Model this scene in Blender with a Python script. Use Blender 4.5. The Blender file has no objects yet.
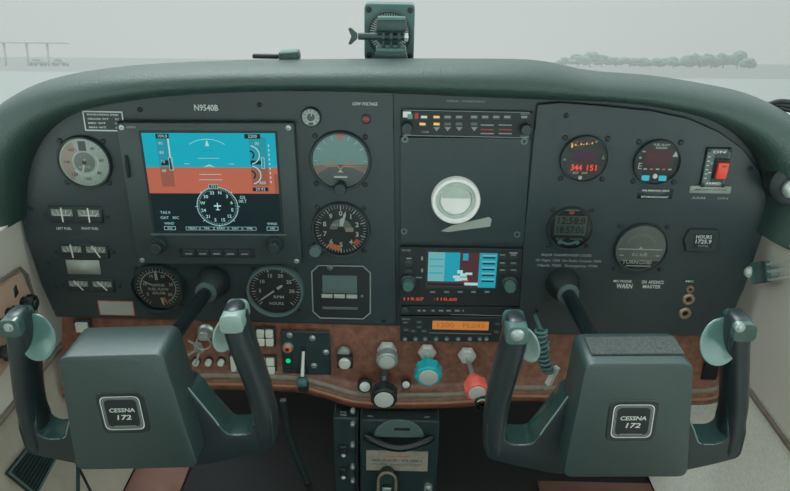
import bpy, bmesh, math, random
from mathutils import Matrix, Vector
random.seed(7)
S = bpy.context.scene
COL = S.collection
PI = math.pi

# ------------------------------------------------------------------ camera and cockpit frame
F = 735.0; DIST = 0.95
def cam_axes(p=24.0, yw=-0.5, r=1.0):
    p, yw, r = [math.radians(a) for a in (p, yw, r)]
    f = Vector((math.sin(yw)*math.cos(p), math.cos(yw)*math.cos(p), -math.sin(p)))
    rt = f.cross(Vector((0, 0, 1))).normalized(); up = rt.cross(f)
    return f, rt*math.cos(r)+up*math.sin(r), -rt*math.sin(r)+up*math.cos(r)
fw, rt, up = cam_axes()
CP = -fw*DIST                                   # camera position in the panel frame (x right, y forward, z up)
def ray(px, py): return fw + rt*((px-395)/F) - up*((py-245.5)/F)
def U(px, py, n=0.0):
    """measured position -> (u, v) on the plane n metres in front of the instrument panel"""
    d = ray(px, py); t = (-n-CP.y)/d.y; q = CP+d*t
    return q.x, q.z
def UX(px, py, x):
    """measured position -> (u, v, n) on the side plane at x"""
    d = ray(px, py); t = (x-CP.x)/d.x; q = CP+d*t
    return (q.x, q.z, -q.y)
def UR(px, py, n=0.0):
    return U(px, py, n)
def sc(px, py, n=0.0):
    return (U(px+5, py, n)[0]-U(px-5, py, n)[0])/10.0
def rect(x0, y0, x1, y1, n=0.0):
    cx, cy = (x0+x1)/2, (y0+y1)/2
    c = U(cx, cy, n)
    return c[0], c[1], (x1-x0)*sc(cx, cy, n), U(cx, y0, n)[1]-U(cx, y1, n)[1]
EYE = 1.95
# the aircraft sits nose-up on its wheels: the panel frame is turned about x and slightly rolled
TURN = Matrix.Rotation(math.radians(0.5), 4, 'Y') @ Matrix.Rotation(math.radians(9.8), 4, 'X')
COCK = Matrix.Translation((0, 0, EYE-(TURN @ CP).z)) @ TURN
UVN = COCK @ Matrix.Rotation(PI/2, 4, 'X')       # local x right, y up the panel, z towards the pilot

cam = bpy.data.cameras.new('camera'); co = bpy.data.objects.new('camera', cam); COL.objects.link(co)
cam.sensor_width = 36; cam.lens = 36*F/790; cam.clip_start = 0.01; cam.clip_end = 3000
R = Matrix((rt, up, -fw)).transposed().to_4x4()
co.matrix_world = COCK @ Matrix.Translation(CP) @ R
S.camera = co

# ------------------------------------------------------------------ materials
def lin(c):
    return tuple(((x/255)/12.92 if x/255 <= .04045 else ((x/255+.055)/1.055)**2.4) for x in c)
MATS = {}
def mat(name, rgb, rough=.55, metal=0.0, gain=1.35, var=.12, scale=60.0, bump=0.0, spec=.5, con=0.0):
    m = bpy.data.materials.new(name); m.use_nodes = True; nt = m.node_tree; nt.nodes.clear()
    out = nt.nodes.new('ShaderNodeOutputMaterial'); b = nt.nodes.new('ShaderNodeBsdfPrincipled')
    nt.links.new(b.outputs[0], out.inputs[0])
    base = [min(.85, x*gain) for x in lin(rgb)]
    tc = nt.nodes.new('ShaderNodeTexCoord'); nz = nt.nodes.new('ShaderNodeTexNoise')
    nz.inputs['Scale'].default_value = scale; nz.inputs['Detail'].default_value = 4
    nt.links.new(tc.outputs['Object'], nz.inputs['Vector'])
    mx = nt.nodes.new('ShaderNodeMix'); mx.data_type = 'RGBA'
    mx.inputs[6].default_value = [x*(1-var) for x in base]+[1]
    mx.inputs[7].default_value = [min(1, x*(1+var)) for x in base]+[1]
    if con:
        nz.inputs['Detail'].default_value = 8; nz.inputs['Roughness'].default_value = .7
        mr = nt.nodes.new('ShaderNodeMapRange'); mr.inputs['From Min'].default_value = .5-con; mr.inputs['From Max'].default_value = .5+con
        nt.links.new(nz.outputs[0], mr.inputs['Value']); nt.links.new(mr.outputs[0], mx.inputs[0])
    else: nt.links.new(nz.outputs[0], mx.inputs[0])
    nt.links.new(mx.outputs[2], b.inputs['Base Color'])
    b.inputs['Roughness'].default_value = rough; b.inputs['Metallic'].default_value = metal
    b.inputs['Specular IOR Level'].default_value = spec
    if bump:
        n2 = nt.nodes.new('ShaderNodeTexNoise'); n2.inputs['Scale'].default_value = scale*6; n2.inputs['Detail'].default_value = 3
        nt.links.new(tc.outputs['Object'], n2.inputs['Vector'])
        bp = nt.nodes.new('ShaderNodeBump'); bp.inputs['Strength'].default_value = bump; bp.inputs['Distance'].default_value = .001
        nt.links.new(n2.outputs[0], bp.inputs['Height']); nt.links.new(bp.outputs[0], b.inputs['Normal'])
    MATS[name] = m; return m
def emit(name, rgb, k=1.0):
    m = bpy.data.materials.new(name); m.use_nodes = True; nt = m.node_tree; nt.nodes.clear()
    out = nt.nodes.new('ShaderNodeOutputMaterial'); b = nt.nodes.new('ShaderNodeBsdfPrincipled')
    b.inputs['Base Color'].default_value = (.01, .012, .012, 1); b.inputs['Roughness'].default_value = .3
    b.inputs['Emission Color'].default_value = list(lin(rgb))+[1]; b.inputs['Emission Strength'].default_value = k
    b.inputs['Specular IOR Level'].default_value = .1
    nt.links.new(b.outputs[0], out.inputs[0]); MATS[name] = m; return m

mat('plate', (38, 50, 53), .36, bump=.25, scale=90)
mat('plate_right', (38, 50, 53), .34, bump=.25, scale=90)
mat('plate_deep', (33, 47, 50), .4, bump=.15)
mat('black', (22, 30, 33), .5)
mat('black_gloss', (20, 30, 32), .25)
mat('bezel', (34, 46, 48), .42)
mat('bezel_light', (72, 90, 90), .45)
mat('pfd_frame', (44, 56, 58), .5)
mat('dial', (28, 36, 38), .5)
mat('dial_tacho', (40, 46, 46), .5)
mat('dial_grey', (104, 112, 108), .5)
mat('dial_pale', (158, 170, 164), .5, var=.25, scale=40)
mat('dial_rose', (150, 132, 118), .5, var=.15)
mat('dial_teal', (92, 135, 135), .5, var=.1)
mat('dial_brown', (120, 84, 74), .5, var=.15)
mat('print_white', (165, 172, 168), .6, gain=1.6)
mat('print_grey', (120, 130, 128), .6)
mat('paper', (175, 190, 182), .6, gain=2.0)
mat('placard_grey', (140, 148, 142), .6, gain=1.35)
mat('lamp_off', (130, 62, 56), .4)
mat('paper_worn', (132, 126, 116), .8, var=.25, scale=120)
mat('print_red', (190, 74, 62), .6)
mat('print_orange', (190, 110, 70), .6)
mat('steel', (140, 150, 148), .35, metal=.6, gain=1.6)
mat('steel_dark', (88, 100, 100), .4, metal=.5)
mat('brass', (150, 130, 110), .35, metal=.6)
mat('alu', (175, 180, 176), .4, metal=.3, gain=1.5, var=.06)
mat('wood', (104, 66, 52), .4, var=.42, scale=80, gain=1.35, con=.16)
mat('trim_tan', (116, 106, 94), .5, var=.3, gain=1.2, con=.2)
mat('lip_tan', (150, 106, 86), .45, var=.2, gain=1.0)
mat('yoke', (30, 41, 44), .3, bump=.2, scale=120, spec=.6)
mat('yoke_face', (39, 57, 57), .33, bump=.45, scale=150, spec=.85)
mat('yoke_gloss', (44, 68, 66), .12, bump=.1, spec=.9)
mat('rest_teal', (66, 98, 94), .15, spec=.9)
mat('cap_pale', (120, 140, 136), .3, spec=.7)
mat('pad', (34, 54, 50), .42, bump=.7, scale=90, var=.2, spec=.6)
mat('velcro', (72, 78, 77), .9, var=.32, scale=420, bump=1.0, con=.12)
mat('beige', (150, 147, 140), .6, gain=2.6, var=.05, scale=20)
mat('taupe', (116, 112, 102), .8, gain=2.7, var=.12, scale=60, bump=.3)
mat('carpet', (112, 110, 100), .95, gain=6.0, var=.14, scale=220, bump=.15, con=.2)
mat('floor_brown', (104, 74, 64), .8, gain=2.0, var=.3, scale=30)
mat('floor_shaded', (38, 38, 40), .9, gain=.7, var=.25, scale=30)  # floor base colour darkened to carry the footwell shade
mat('side_wood', (156, 132, 116), .5, var=.2, scale=30, gain=1.9)
mat('knob_teal', (22, 148, 156), .35, var=.04)
mat('knob_red', (214, 92, 84), .4, var=.05)
mat('switch_white', (172, 176, 168), .5, gain=1.5)
mat('rocker_red', (205, 66, 50), .4)
mat('rubber', (20, 26, 29), .8)
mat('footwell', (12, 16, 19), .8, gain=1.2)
mat('mount', (62, 90, 88), .4)
mat('mount_dark', (34, 54, 54), .4)
mat('bounce_apron', (196, 204, 200), .9, gain=1.0, var=.05, scale=.2)  # pale so the unseen near ground reflects light into the cabin
mat('concrete', (98, 102, 100), .9, gain=1.0, var=.05, scale=.2)
mat('grass', (72, 74, 73), .95, gain=1.0, var=.1, scale=.05)
mat('leaf', (40, 84, 74), .8, gain=1.0, var=.3, scale=1.0)
mat('bark', (70, 66, 58), .9, gain=1.0)
mat('steel_white', (150, 175, 168), .6, gain=1.0)
mat('car_paint', (90, 110, 108), .4, gain=1.0)
mat('lcd_grey', (74, 88, 84), .4)
emit('scr_sky', (6, 160, 180)); emit('scr_sky_deep', (30, 140, 155)); emit('scr_ground', (176, 96, 74)); emit('scr_ground_deep', (140, 84, 70))
emit('scr_black', (12, 30, 34)); emit('scr_white', (160, 205, 205)); emit('scr_red', (190, 70, 70)); emit('scr_maroon', (74, 44, 50))
emit('scr_cyan', (30, 150, 168)); emit('scr_pale', (104, 168, 172)); emit('scr_orange', (182, 116, 56)); emit('scr_orange_dim', (160, 92, 40))
emit('led_red', (240, 70, 50), 1.0); emit('led_amber', (235, 190, 110)); emit('led_green', (10, 200, 120)); emit('led_mid', (190, 76, 60)); emit('led_dim', (150, 60, 50)); emit('led_violet', (54, 30, 52)); emit('led_window', (66, 38, 46))
emit('btn_cyan', (50, 175, 190))

def glass_mat():
    m = bpy.data.materials.new('cover_glass'); m.use_nodes = True; nt = m.node_tree; nt.nodes.clear()
    out = nt.nodes.new('ShaderNodeOutputMaterial'); t = nt.nodes.new('ShaderNodeBsdfTransparent'); g = nt.nodes.new('ShaderNodeBsdfGlossy')
    g.inputs['Roughness'].default_value = .12; mx = nt.nodes.new('ShaderNodeMixShader')
    fr = nt.nodes.new('ShaderNodeFresnel'); fr.inputs['IOR'].default_value = 1.5
    nt.links.new(fr.outputs[0], mx.inputs[0]); nt.links.new(t.outputs[0], mx.inputs[1]); nt.links.new(g.outputs[0], mx.inputs[2])
    nt.links.new(mx.outputs[0], out.inputs[0]); MATS['cover_glass'] = m
glass_mat()
def shield_mat():
    # acrylic windscreen: part clear, part scattering veil added to imitate the hazy, overexposed view
    m = bpy.data.materials.new('windscreen_acrylic'); m.use_nodes = True; nt = m.node_tree; nt.nodes.clear()
    out = nt.nodes.new('ShaderNodeOutputMaterial'); t = nt.nodes.new('ShaderNodeBsdfTransparent'); d = nt.nodes.new('ShaderNodeBsdfTranslucent')
    t.inputs[0].default_value = (.97, .99, .98, 1); d.inputs[0].default_value = (.185, .185, .183, 1)
    tc = nt.nodes.new('ShaderNodeTexCoord'); nz = nt.nodes.new('ShaderNodeTexNoise'); nz.inputs['Scale'].default_value = 3
    nt.links.new(tc.outputs['Object'], nz.inputs['Vector'])
    mr = nt.nodes.new('ShaderNodeMapRange'); mr.inputs['To Min'].default_value = .56; mr.inputs['To Max'].default_value = .66
    nt.links.new(nz.outputs[0], mr.inputs['Value'])
    mx = nt.nodes.new('ShaderNodeMixShader'); nt.links.new(mr.outputs[0], mx.inputs[0])
    nt.links.new(t.outputs[0], mx.inputs[1]); nt.links.new(d.outputs[0], mx.inputs[2]); nt.links.new(mx.outputs[0], out.inputs[0])
    MATS['windscreen'] = m
shield_mat()

# ------------------------------------------------------------------ mesh builder
TXT = {}
def text_data(s, bold=False, shear=0.0):
    k = (s, bold, shear)
    if k in TXT: return TXT[k]
    c = bpy.data.curves.new('t', 'FONT'); c.body = s; c.size = 1; c.resolution_u = 2; c.align_x = 'CENTER'; c.align_y = 'CENTER'
    c.shear = shear
    if bold: c.offset = .02
    o = bpy.data.objects.new('t', c); COL.objects.link(o)
    me = bpy.data.meshes.new_from_object(o.evaluated_get(bpy.context.evaluated_depsgraph_get()))
    TXT[k] = ([tuple(v.co) for v in me.vertices], [tuple(p.vertices) for p in me.polygons])
    bpy.data.objects.remove(o); bpy.data.meshes.remove(me); bpy.data.curves.remove(c)
    return TXT[k]

class MB:
    def __init__(s): s.bm = bmesh.new(); s.mats = []; s.mi = 0
    def m(s, name):
        if name not in s.mats: s.mats.append(name)
        s.mi = s.mats.index(name); return s
    def _take(s, b, M=None):
        if M is not None: bmesh.ops.transform(b, matrix=M, verts=b.verts)
        vm = {}
        for v in b.verts: vm[v] = s.bm.verts.new(v.co)
        for f in b.faces:
            try: nf = s.bm.faces.new([vm[v] for v in f.verts]); nf.material_index = s.mi; nf.smooth = True
            except ValueError: pass
        b.free(); return s
    def raw(s, vs, fs, M=None):
        V = [s.bm.verts.new((M @ Vector(v)) if M is not None else v) for v in vs]
        for f in fs:
            try: nf = s.bm.faces.new([V[i] for i in f]); nf.material_index = s.mi; nf.smooth = True
            except ValueError: pass
        return s
    def box(s, x, y, z, w, h, d, bev=0.0, seg=2, M=None):
        """centred on x, y; standing from z to z+d"""
        b = bmesh.new(); bmesh.ops.create_cube(b, size=1)
        bmesh.ops.scale(b, vec=(w, h, d), verts=b.verts); 
        if bev > 0: bmesh.ops.bevel(b, geom=list(b.edges), offset=min(bev, .49*min(w, h, d)), segments=seg, profile=.5, affect='EDGES')
        T = Matrix.Translation((x, y, z+d/2))
        return s._take(b, T if M is None else M @ T)
    def prism(s, pts, z0, z1, bev=0.0, seg=2, M=None):
        b = bmesh.new(); V = [b.verts.new((p[0], p[1], z0)) for p in pts]
        f = b.faces.new(V); r = bmesh.ops.extrude_face_region(b, geom=[f])
        bmesh.ops.translate(b, vec=(0, 0, z1-z0), verts=[v for v in r['geom'] if isinstance(v, bmesh.types.BMVert)])
        bmesh.ops.recalc_face_normals(b, faces=b.faces)
        if bev > 0: bmesh.ops.bevel(b, geom=list(b.edges), offset=bev, segments=seg, profile=.5, affect='EDGES', clamp_overlap=True)
        return s._take(b, M)
    def lathe(s, x, y, prof, seg=32, M=None, star=0, amp=0.0):
        vs = []; fs = []
        for (r, z) in prof:
            for k in range(seg):
                a = 2*PI*k/seg; rr = r*(1+(amp*math.cos(star*a) if star else 0))
                vs.append((x+rr*math.cos(a), y+rr*math.sin(a), z))
        n = len(prof)
        for i in range(n-1):
            for k in range(seg):
                k2 = (k+1) % seg; fs.append((i*seg+k, i*seg+k2, (i+1)*seg+k2, (i+1)*seg+k))
        if prof[-1][0] > 1e-6: fs.append(tuple((n-1)*seg+k for k in range(seg)))
        if prof[0][0] > 1e-6 and prof[0] != prof[-1]: fs.append(tuple(reversed([k for k in range(seg)])))
        return s.raw(vs, fs, M)
    def ring(s, x, y, prof, seg=40, M=None):
        """closed lathe: the profile loops back on itself"""
        vs = []; fs = []; n = len(prof)
        for (r, z) in prof:
            for k in range(seg):
                a = 2*PI*k/seg; vs.append((x+r*math.cos(a), y+r*math.sin(a), z))
        for i in range(n):
            j = (i+1) % n
            for k in range(seg):
                k2 = (k+1) % seg; fs.append((i*seg+k, i*seg+k2, j*seg+k2, j*seg+k))
        return s.raw(vs, fs, M)
    def disc(s, x, y, z, r, seg=40): 
        return s.raw([(x+r*math.cos(2*PI*k/seg), y+r*math.sin(2*PI*k/seg), z) for k in range(seg)], [tuple(range(seg))])
    def sector(s, x, y, z, r0, r1, a0, a1, seg=16):
        """flat annular sector, clock angles in degrees"""
        vs = []; 
        for k in range(seg+1):
            a = math.radians(a0+(a1-a0)*k/seg)
            for r in (r0, r1): vs.append((x+r*math.sin(a), y+r*math.cos(a), z))
        return s.raw(vs, [(2*k, 2*k+1, 2*k+3, 2*k+2) for k in range(seg)])
    def flat(s, pts, z): return s.raw([(p[0], p[1], z) for p in pts], [tuple(range(len(pts)))])
    def quad(s, x, y, w, h, z): return s.flat([(x-w/2, y-h/2), (x+w/2, y-h/2), (x+w/2, y+h/2), (x-w/2, y+h/2)], z)
    def frame(s, x, y, w, h, t, z):
        s.quad(x, y+h/2-t/2, w, t, z); s.quad(x, y-h/2+t/2, w, t, z)
        s.quad(x-w/2+t/2, y, t, h-2*t, z); return s.quad(x+w/2-t/2, y, t, h-2*t, z)
    def line(s, x0, y0, x1, y1, w, z):
        d = Vector((x1-x0, y1-y0)); d.normalize(); p = Vector((-d.y, d.x))*w/2
        return s.flat([(x0-p.x, y0-p.y), (x1-p.x, y1-p.y), (x1+p.x, y1+p.y), (x0+p.x, y0+p.y)], z)
    def ticks(s, x, y, r0, r1, a0, a1, n, w, z):
        for k in range(n):
            a = math.radians(a0+(a1-a0)*k/max(1, n-1)); si, cs = math.sin(a), math.cos(a)
            s.line(x+r0*si, y+r0*cs, x+r1*si, y+r1*cs, w, z)
        return s
    def text(s, t, x, y, h, z, bold=False, width=None, rot=0.0, shear=0.0, M=None):
        """h = capital height; width = squeeze to this total width"""
        vs, fs = text_data(t, bold, shear)
        if not vs: return s
        sx = sy = h/.70
        if width:
            w = max(v[0] for v in vs)-min(v[0] for v in vs); sx = width/w
        T = Matrix.Translation((x, y, z)) @ Matrix.Rotation(math.radians(rot), 4, 'Z') @ Matrix.Diagonal((sx, sy, 1, 1))
        return s.raw(vs, fs, T if M is None else M @ T)
    def tube(s, pts, r, seg=10, caps=True, flat=1.0):
        P = [Vector(p) for p in pts]; n = len(P)
        rs = r if isinstance(r, (list, tuple)) else [r]*n
        vs = []; fs = []; prev = None
        for i in range(n):
            t = (P[min(i+1, n-1)]-P[max(i-1, 0)]).normalized()
            if prev is None:
                a = t.cross(Vector((0, 0, 1)));  a = a if a.length > .1 else t.cross(Vector((0, 1, 0)))
                a.normalize()
            else:
                a = prev-t*prev.dot(t); a.normalize()
            prev = a; b = t.cross(a)
            for k in range(seg):
                q = 2*PI*k/seg; vs.append(P[i]+a*(rs[i]*math.cos(q))+b*(rs[i]*flat*math.sin(q)))
        for i in range(n-1):
            for k in range(seg):
                k2 = (k+1) % seg; fs.append((i*seg+k, i*seg+k2, (i+1)*seg+k2, (i+1)*seg+k))
        if caps: fs += [tuple(reversed(range(seg))), tuple((n-1)*seg+k for k in range(seg))]
        return s.raw(vs, fs)
    def ball(s, x, y, z, rx, ry, rz, M=None, seg=20, fn=None):
        b = bmesh.new(); bmesh.ops.create_uvsphere(b, u_segments=seg, v_segments=seg//2+2, radius=1)
        if fn:
            for v in b.verts: v.co = fn(v.co)
        T = Matrix.Translation((x, y, z)); T = T if M is None else T @ M
        return s._take(b, T @ Matrix.Diagonal((rx, ry, rz, 1)))
    def build(s, name, parent=None, mw=None, sharp=38, loc=None):
        bm = s.bm
        if loc is not None: bmesh.ops.translate(bm, vec=-Vector(loc), verts=bm.verts)
        bmesh.ops.recalc_face_normals(bm, faces=[f for f in bm.faces]) if len(bm.faces) > 6 else None
        cs = math.radians(sharp)
        for e in bm.edges:
            if len(e.link_faces) != 2 or e.calc_face_angle(0) > cs: e.smooth = False
        me = bpy.data.meshes.new(name); bm.to_mesh(me); bm.free()
        for n in s.mats: me.materials.append(MATS[n])
        o = bpy.data.objects.new(name, me); COL.objects.link(o)
        if parent is not None: o.parent = parent
        elif mw is not None: o.matrix_world = mw if loc is None else mw @ Matrix.Translation(loc)
        return o

def tag(o, label=None, cat=None, group=None, kind=None):
    if label: o['label'] = label
    if cat: o['category'] = cat
    if group: o['group'] = group
    if kind: o['kind'] = kind
    return o
def thing(name, label, cat, loc=(0, 0, 0), group=None, rot=0.0, frame=None):
    o = bpy.data.objects.new(name, None); COL.objects.link(o); o.empty_display_size = .02
    o.matrix_world = (UVN if frame is None else frame) @ Matrix.Translation(loc) @ Matrix.Rotation(math.radians(rot), 4, 'Z')
    return tag(o, label, cat, group)

# ------------------------------------------------------------------ outline helpers
def lerp_list(lst, n):
    """resample a polyline (list of tuples) smoothly (Catmull-Rom) to n samples"""
    out = []; m = len(lst)
    for k in range(n):
        t = k*(m-1)/(n-1); i = min(int(t), m-2); f = t-i
        p0, p1, p2, p3 = lst[max(i-1, 0)], lst[i], lst[i+1], lst[min(i+2, m-1)]
        out.append(tuple(.5*((2*b)+(-a+c)*f+(2*a-5*b+4*c-d)*f*f+(-a+3*b-3*c+d)*f**3) for a, b, c, d in zip(p0, p1, p2, p3)))
    return out
ARCH = [(20, 222), (20, 192), (26, 165), (37, 143), (55, 125), (80, 113), (120, 103), (180, 95), (260, 91), (330, 91), (394, 93), (460, 96), (530, 99), (600, 101), (650, 106), (700, 117), (735, 134), (757, 155), (768, 180), (772, 205), (762, 236)]
OUTER = [(-70, 240), (-58, 190), (-48, 150), (-20, 121), (8, 99), (42, 82), (88, 71), (150, 64), (240, 60), (330, 59), (394, 58.5), (460, 58.5), (535, 60), (588, 70), (648, 75), (700, 83), (748, 94), (792, 116), (830, 150), (850, 200), (850, 262)]

# ================================================================== SETTING
def struct(mb, name, mw=UVN, **k):
    o = mb.build(name, mw=mw, **k); o['kind'] = 'structure'; return o
# side walls (beige plastic), their lower slopes and the floor
WX = .485
def wall(sign, name):
    b = MB(); b.m('beige')
    X = WX*sign
    ns = [-.30, -.02, .1, .3, .6, .9, 1.5]
    prof = [(X-.004*sign, .030), (X, .022), (X, -.185)]
    vs = []; fs = []
    for n in ns:
        for (x, v) in prof + [(X+.03*sign, -.185), (X+.03*sign, .030)]: vs.append((x, v, n))
    k = 5
    for i in range(len(ns)-1):
        for j in range(k):
            j2 = (j+1) % k; fs.append((i*k+j, i*k+j2, (i+1)*k+j2, (i+1)*k+j))
    fs += [tuple(range(k)), tuple((len(ns)-1)*k+j for j in range(k))]
    b.raw(vs, fs); return struct(b, name)
wall(-1, 'wall_left'); wall(1, 'wall_right')
def slope(sign, name, m):
    b = MB(); b.m(m)
    p = [(WX*sign, -.187), (WX*sign, -.194), (.415*sign, -.43), (.43*sign, -.44), (.52*sign, -.22), (.51*sign, -.187)]
    k = len(p); vs = [(x, v, n) for n in (-.35, 1.5) for (x, v) in p]
    b.raw(vs, [(j, (j+1) % k, k+(j+1) % k, k+j) for j in range(k)]+[tuple(range(k)), tuple(k+j for j in range(k))])
    return struct(b, name)
slope(-1, 'trim_1', 'taupe'); slope(1, 'trim_2', 'carpet')
b = MB(); b.m('floor_shaded').box(0, -.455, -.45, .86, .03, 1.95); struct(b, 'floor')  # shade is in the floor colour; the brown strips keep the lit tone
b = MB(); b.m('floor_brown').box(-.372, -.4375, -.10, .085, .006, 1.5); struct(b, 'trim_3')
b = MB(); b.m('floor_brown').box(.325, -.4375, -.06, .18, .006, 1.5); struct(b, 'trim_4')
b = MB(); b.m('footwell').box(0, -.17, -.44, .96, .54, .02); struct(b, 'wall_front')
# light bead where wall meets the lower trim
for sg, nm in ((-1, 'baseboard_left'), (1, 'baseboard_right')):
    b = MB(); b.m('trim_tan').tube([(WX*sg-.004*sg, -.188, -.3), (WX*sg-.004*sg, -.188, 1.45)], .0035, 8); struct(b, nm)

# headliner over the seats: closes the cabin above the pilots, as in the aircraft
def ceiling():
    b = MB(); b.m('beige'); vs = []; st = 11
    for n in (.42, 1.0, 1.5):
        for k in range(st):
            a = -1+2*k/(st-1); vs.append((.56*a, .62+.05*(1-a*a), n))
            vs.append((.56*a, .65+.05*(1-a*a), n))
    fs = []
    for i in range(2):
        for k in range(st-1):
            for t in (0, 1):
                a = i*2*st+2*k+t; fs.append((a, a+2, a+2+2*st, a+2*st))
    for k in range(st-1):
        for i in (0, 2): a = i*2*st+2*k; fs.append((a, a+1, a+3, a+2))
    b.raw(vs, fs); return struct(b, 'ceiling')
CEIL = True
if CEIL: ceiling()

# windscreen: curved acrylic from the far edge of the deck back over the pilots
def windscreen():
    b = MB(); b.m('windscreen'); NU, NV = 28, 12; vs = []
    for j in range(NV+1):
        t = j/NV
        for i in range(NU+1):
            a = -1+2*i/NU
            w = .70+.0*t
            n = (-.46+.86*t**1.05)+(.42*(1-t*.6))*abs(a)**2.6
            v = .13+.54*math.sin(t*PI/2*.95)-.06*abs(a)**3*(1-t)
            vs.append((w*a, v, n))
    fs = [(j*(NU+1)+i, j*(NU+1)+i+1, (j+1)*(NU+1)+i+1, (j+1)*(NU+1)+i) for j in range(NV) for i in range(NU)]
    b.raw(vs, fs); return struct(b, 'window_1')
windscreen()

for sg, nm in ((-1, 'window_2'), (1, 'window_3')):
    b = MB(); b.m('cover_glass').raw([(.60*sg, .035, .30), (.60*sg, .035, 1.4), (.565*sg, .60, 1.4), (.565*sg, .60, .42)], [(0, 1, 2, 3)]); struct(b, nm)
# ------------------------------------------------------------------ glareshield
def glareshield():
    N = 90
    A = lerp_list(ARCH, N); B = lerp_list(OUTER, N)
    prof = [(0, -.012), (0, .006), (.03, .018), (.06, .030), (.15, .040), (.28, .046), (.42, .048), (.56, .047), (.69, .043), (.80, .036), (.89, .026), (.955, .013), (1, -.010)]
    g = thing('glareshield', 'long black grained padded coaming arching over the whole instrument panel', 'glareshield', (0, .2, 0))
    b = MB(); b.m('pad'); vs = []
    for k in range(N):
        a = U(*A[k], .018); c = U(*B[k], -.010)
        for (f, n) in prof: vs.append((a[0]+(c[0]-a[0])*f, a[1]+(c[1]-a[1])*f-.2, n))
    m = len(prof); fs = [(k*m+j, k*m+j+1, (k+1)*m+j+1, (k+1)*m+j) for k in range(N-1) for j in range(m-1)]
    fs += [tuple(range(m)), tuple((N-1)*m+j for j in range(m))]
    b.raw(vs, fs); b.build('padded_rim', g, sharp=60)
    # deck running forward to the windscreen
    b = MB(); b.m('pad'); vs = []
    ks = [k for k in range(N)]
    dep = [-.012, -.10, -.22, -.34, -.46]
    for k in ks:
        c = U(*B[k], -.010)
        for n in dep:
            x = c[0]; n2 = n*(1-.75*min(1, abs(x)/.56)**2.6)-.0
            n2 = min(n2, -.012)
            vs.append((x, c[1]-.2-.21*(-n2-.012)-.001, n2))
    m = len(dep); fs = [(k*m+j, k*m+j+1, (k+1)*m+j+1, (k+1)*m+j) for k in range(N-1) for j in range(m-1)]
    b.raw(vs, fs); b.build('deck', g, sharp=60)
glareshield()
def deck_v(px, n):       # height of the deck at u of pixel column px, n metres in front (negative = forward)
    best = min(lerp_list(OUTER, 90), key=lambda p: abs(p[0]-px)); c = U(*best, -.010)
    return c[1]-.21*(-n-.012)-.001

# ------------------------------------------------------------------ panel plates
def px_poly(pts, n=0.0): return [U(*p, n) for p in pts]
arch = lerp_list(ARCH, 60)
arch_o = [(p[0]+(395-p[0])*-.02, p[1]-4) for p in arch]           # run the plates up under the rim
def arch_between(x0, x1): return [p for p in arch_o if x0 < p[0] < x1 and p[1] < 210]
LX = 393
left_pts = [(LX+3.5, 325), (LX+.3, 90)] + list(reversed(arch_between(0, LX-5))) + [(20, 200), (27, 240), (42, 285), (56, 317)]
right_pts = [(518, 333), (521, 268), (527, 205), (533, 140), (537, 104), (560, 102), (600, 105), (650, 110), (688, 118), (718, 131), (742, 148), (760, 172), (768, 205), (760, 240), (748, 275), (735, 308), (722, 335)]
back_pts = [(722, 336), (745, 290), (762, 240), (773, 215)] + list(reversed(arch_between(0, 775))) + [(16, 200), (25, 240), (40, 285), (55, 318)]
bk = MB(); bk.m('plate_deep').prism(px_poly(back_pts), -.012, -.0035); o = bk.build('panel_backing', mw=UVN, loc=(0, -.1, -.012))
tag(o, 'dark backing sheet of the instrument panel, seen around the centre radio stack', 'instrument panel')
lp = thing('panel_plate', 'wide matte black instrument plate in front of the left seat with registration lettering', 'instrument panel', (-.23, -.1, -.003))
b = MB(); b.m('plate').prism([(x+.23, y+.1) for x, y in px_poly(left_pts)], 0, .003, .0008, 1); b.build('plate', lp)
rp = thing('panel_plate', 'matte black instrument plate in front of the right seat with rounded right side', 'instrument panel', (.31, -.1, -.003))
b = MB(); b.m('plate_right').prism([(x-.31, y+.1) for x, y in px_poly(right_pts)], 0, .0052, .001, 1); b.build('plate', rp)
RN = .0022      # surface height of the right plate
def lettering(parent, off, items, name='lettering'):
    for it in items:
        b = MB(); t, px, py, hpx, wpx = it[:5]; mt = it[5] if len(it) > 5 else 'print_white'
        x, y = U(px, py); s_ = sc(px, py)
        b.m(mt).text(t, x-off[0], y-off[1], hpx*s_, off[2], True, wpx*s_ if wpx else None)
        b.build(name, parent)
lettering(lp, (-.23, -.1, .0033), [('N9540B', 206, 108, 6, 24), ('LOW VOLTAGE', 365, 104, 3.2, 25),
    ('LEFT FUEL', 64, 228.5, 2.4, 15), ('RIGHT FUEL', 90, 228.5, 2.4, 17)])
def screws(parent, off, pts, r=.0032, m='black', z=.003, name='screw'):
    for (px, py) in pts:
        x, y = U(px, py); b = MB(); b.m(m).lathe(x-off[0], y-off[1], [(r, z), (r, z+.0008), (r*.7, z+.0016), (0, z+.0018)], 14)
        b.m('rubber').quad(x-off[0], y-off[1], r*1.3, r*.3, z+.0021); b.build(name, parent)
screws(lp, (-.23, -.1, 0), [(140, 109.5), (259.5, 104.7), (31, 208), (48, 262), (57, 286), (384, 320)])
screws(rp, (.31, -.1, 0), [(566, 115), (749, 168), (537, 309)], z=.0052)
b = MB(); x, y = U(366, 119); b.m('bezel').lathe(x+.23, y+.1, [(.0062, .003), (.0062, .005), (.0045, .006)], 20)
b.m('lamp_off').lathe(x+.23, y+.1, [(.0042, .005), (.004, .0068), (.002, .008), (0, .0083)], 16); o = b.build('warning_lamp', lp); o['label'] = 'small red warning lamp'
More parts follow.
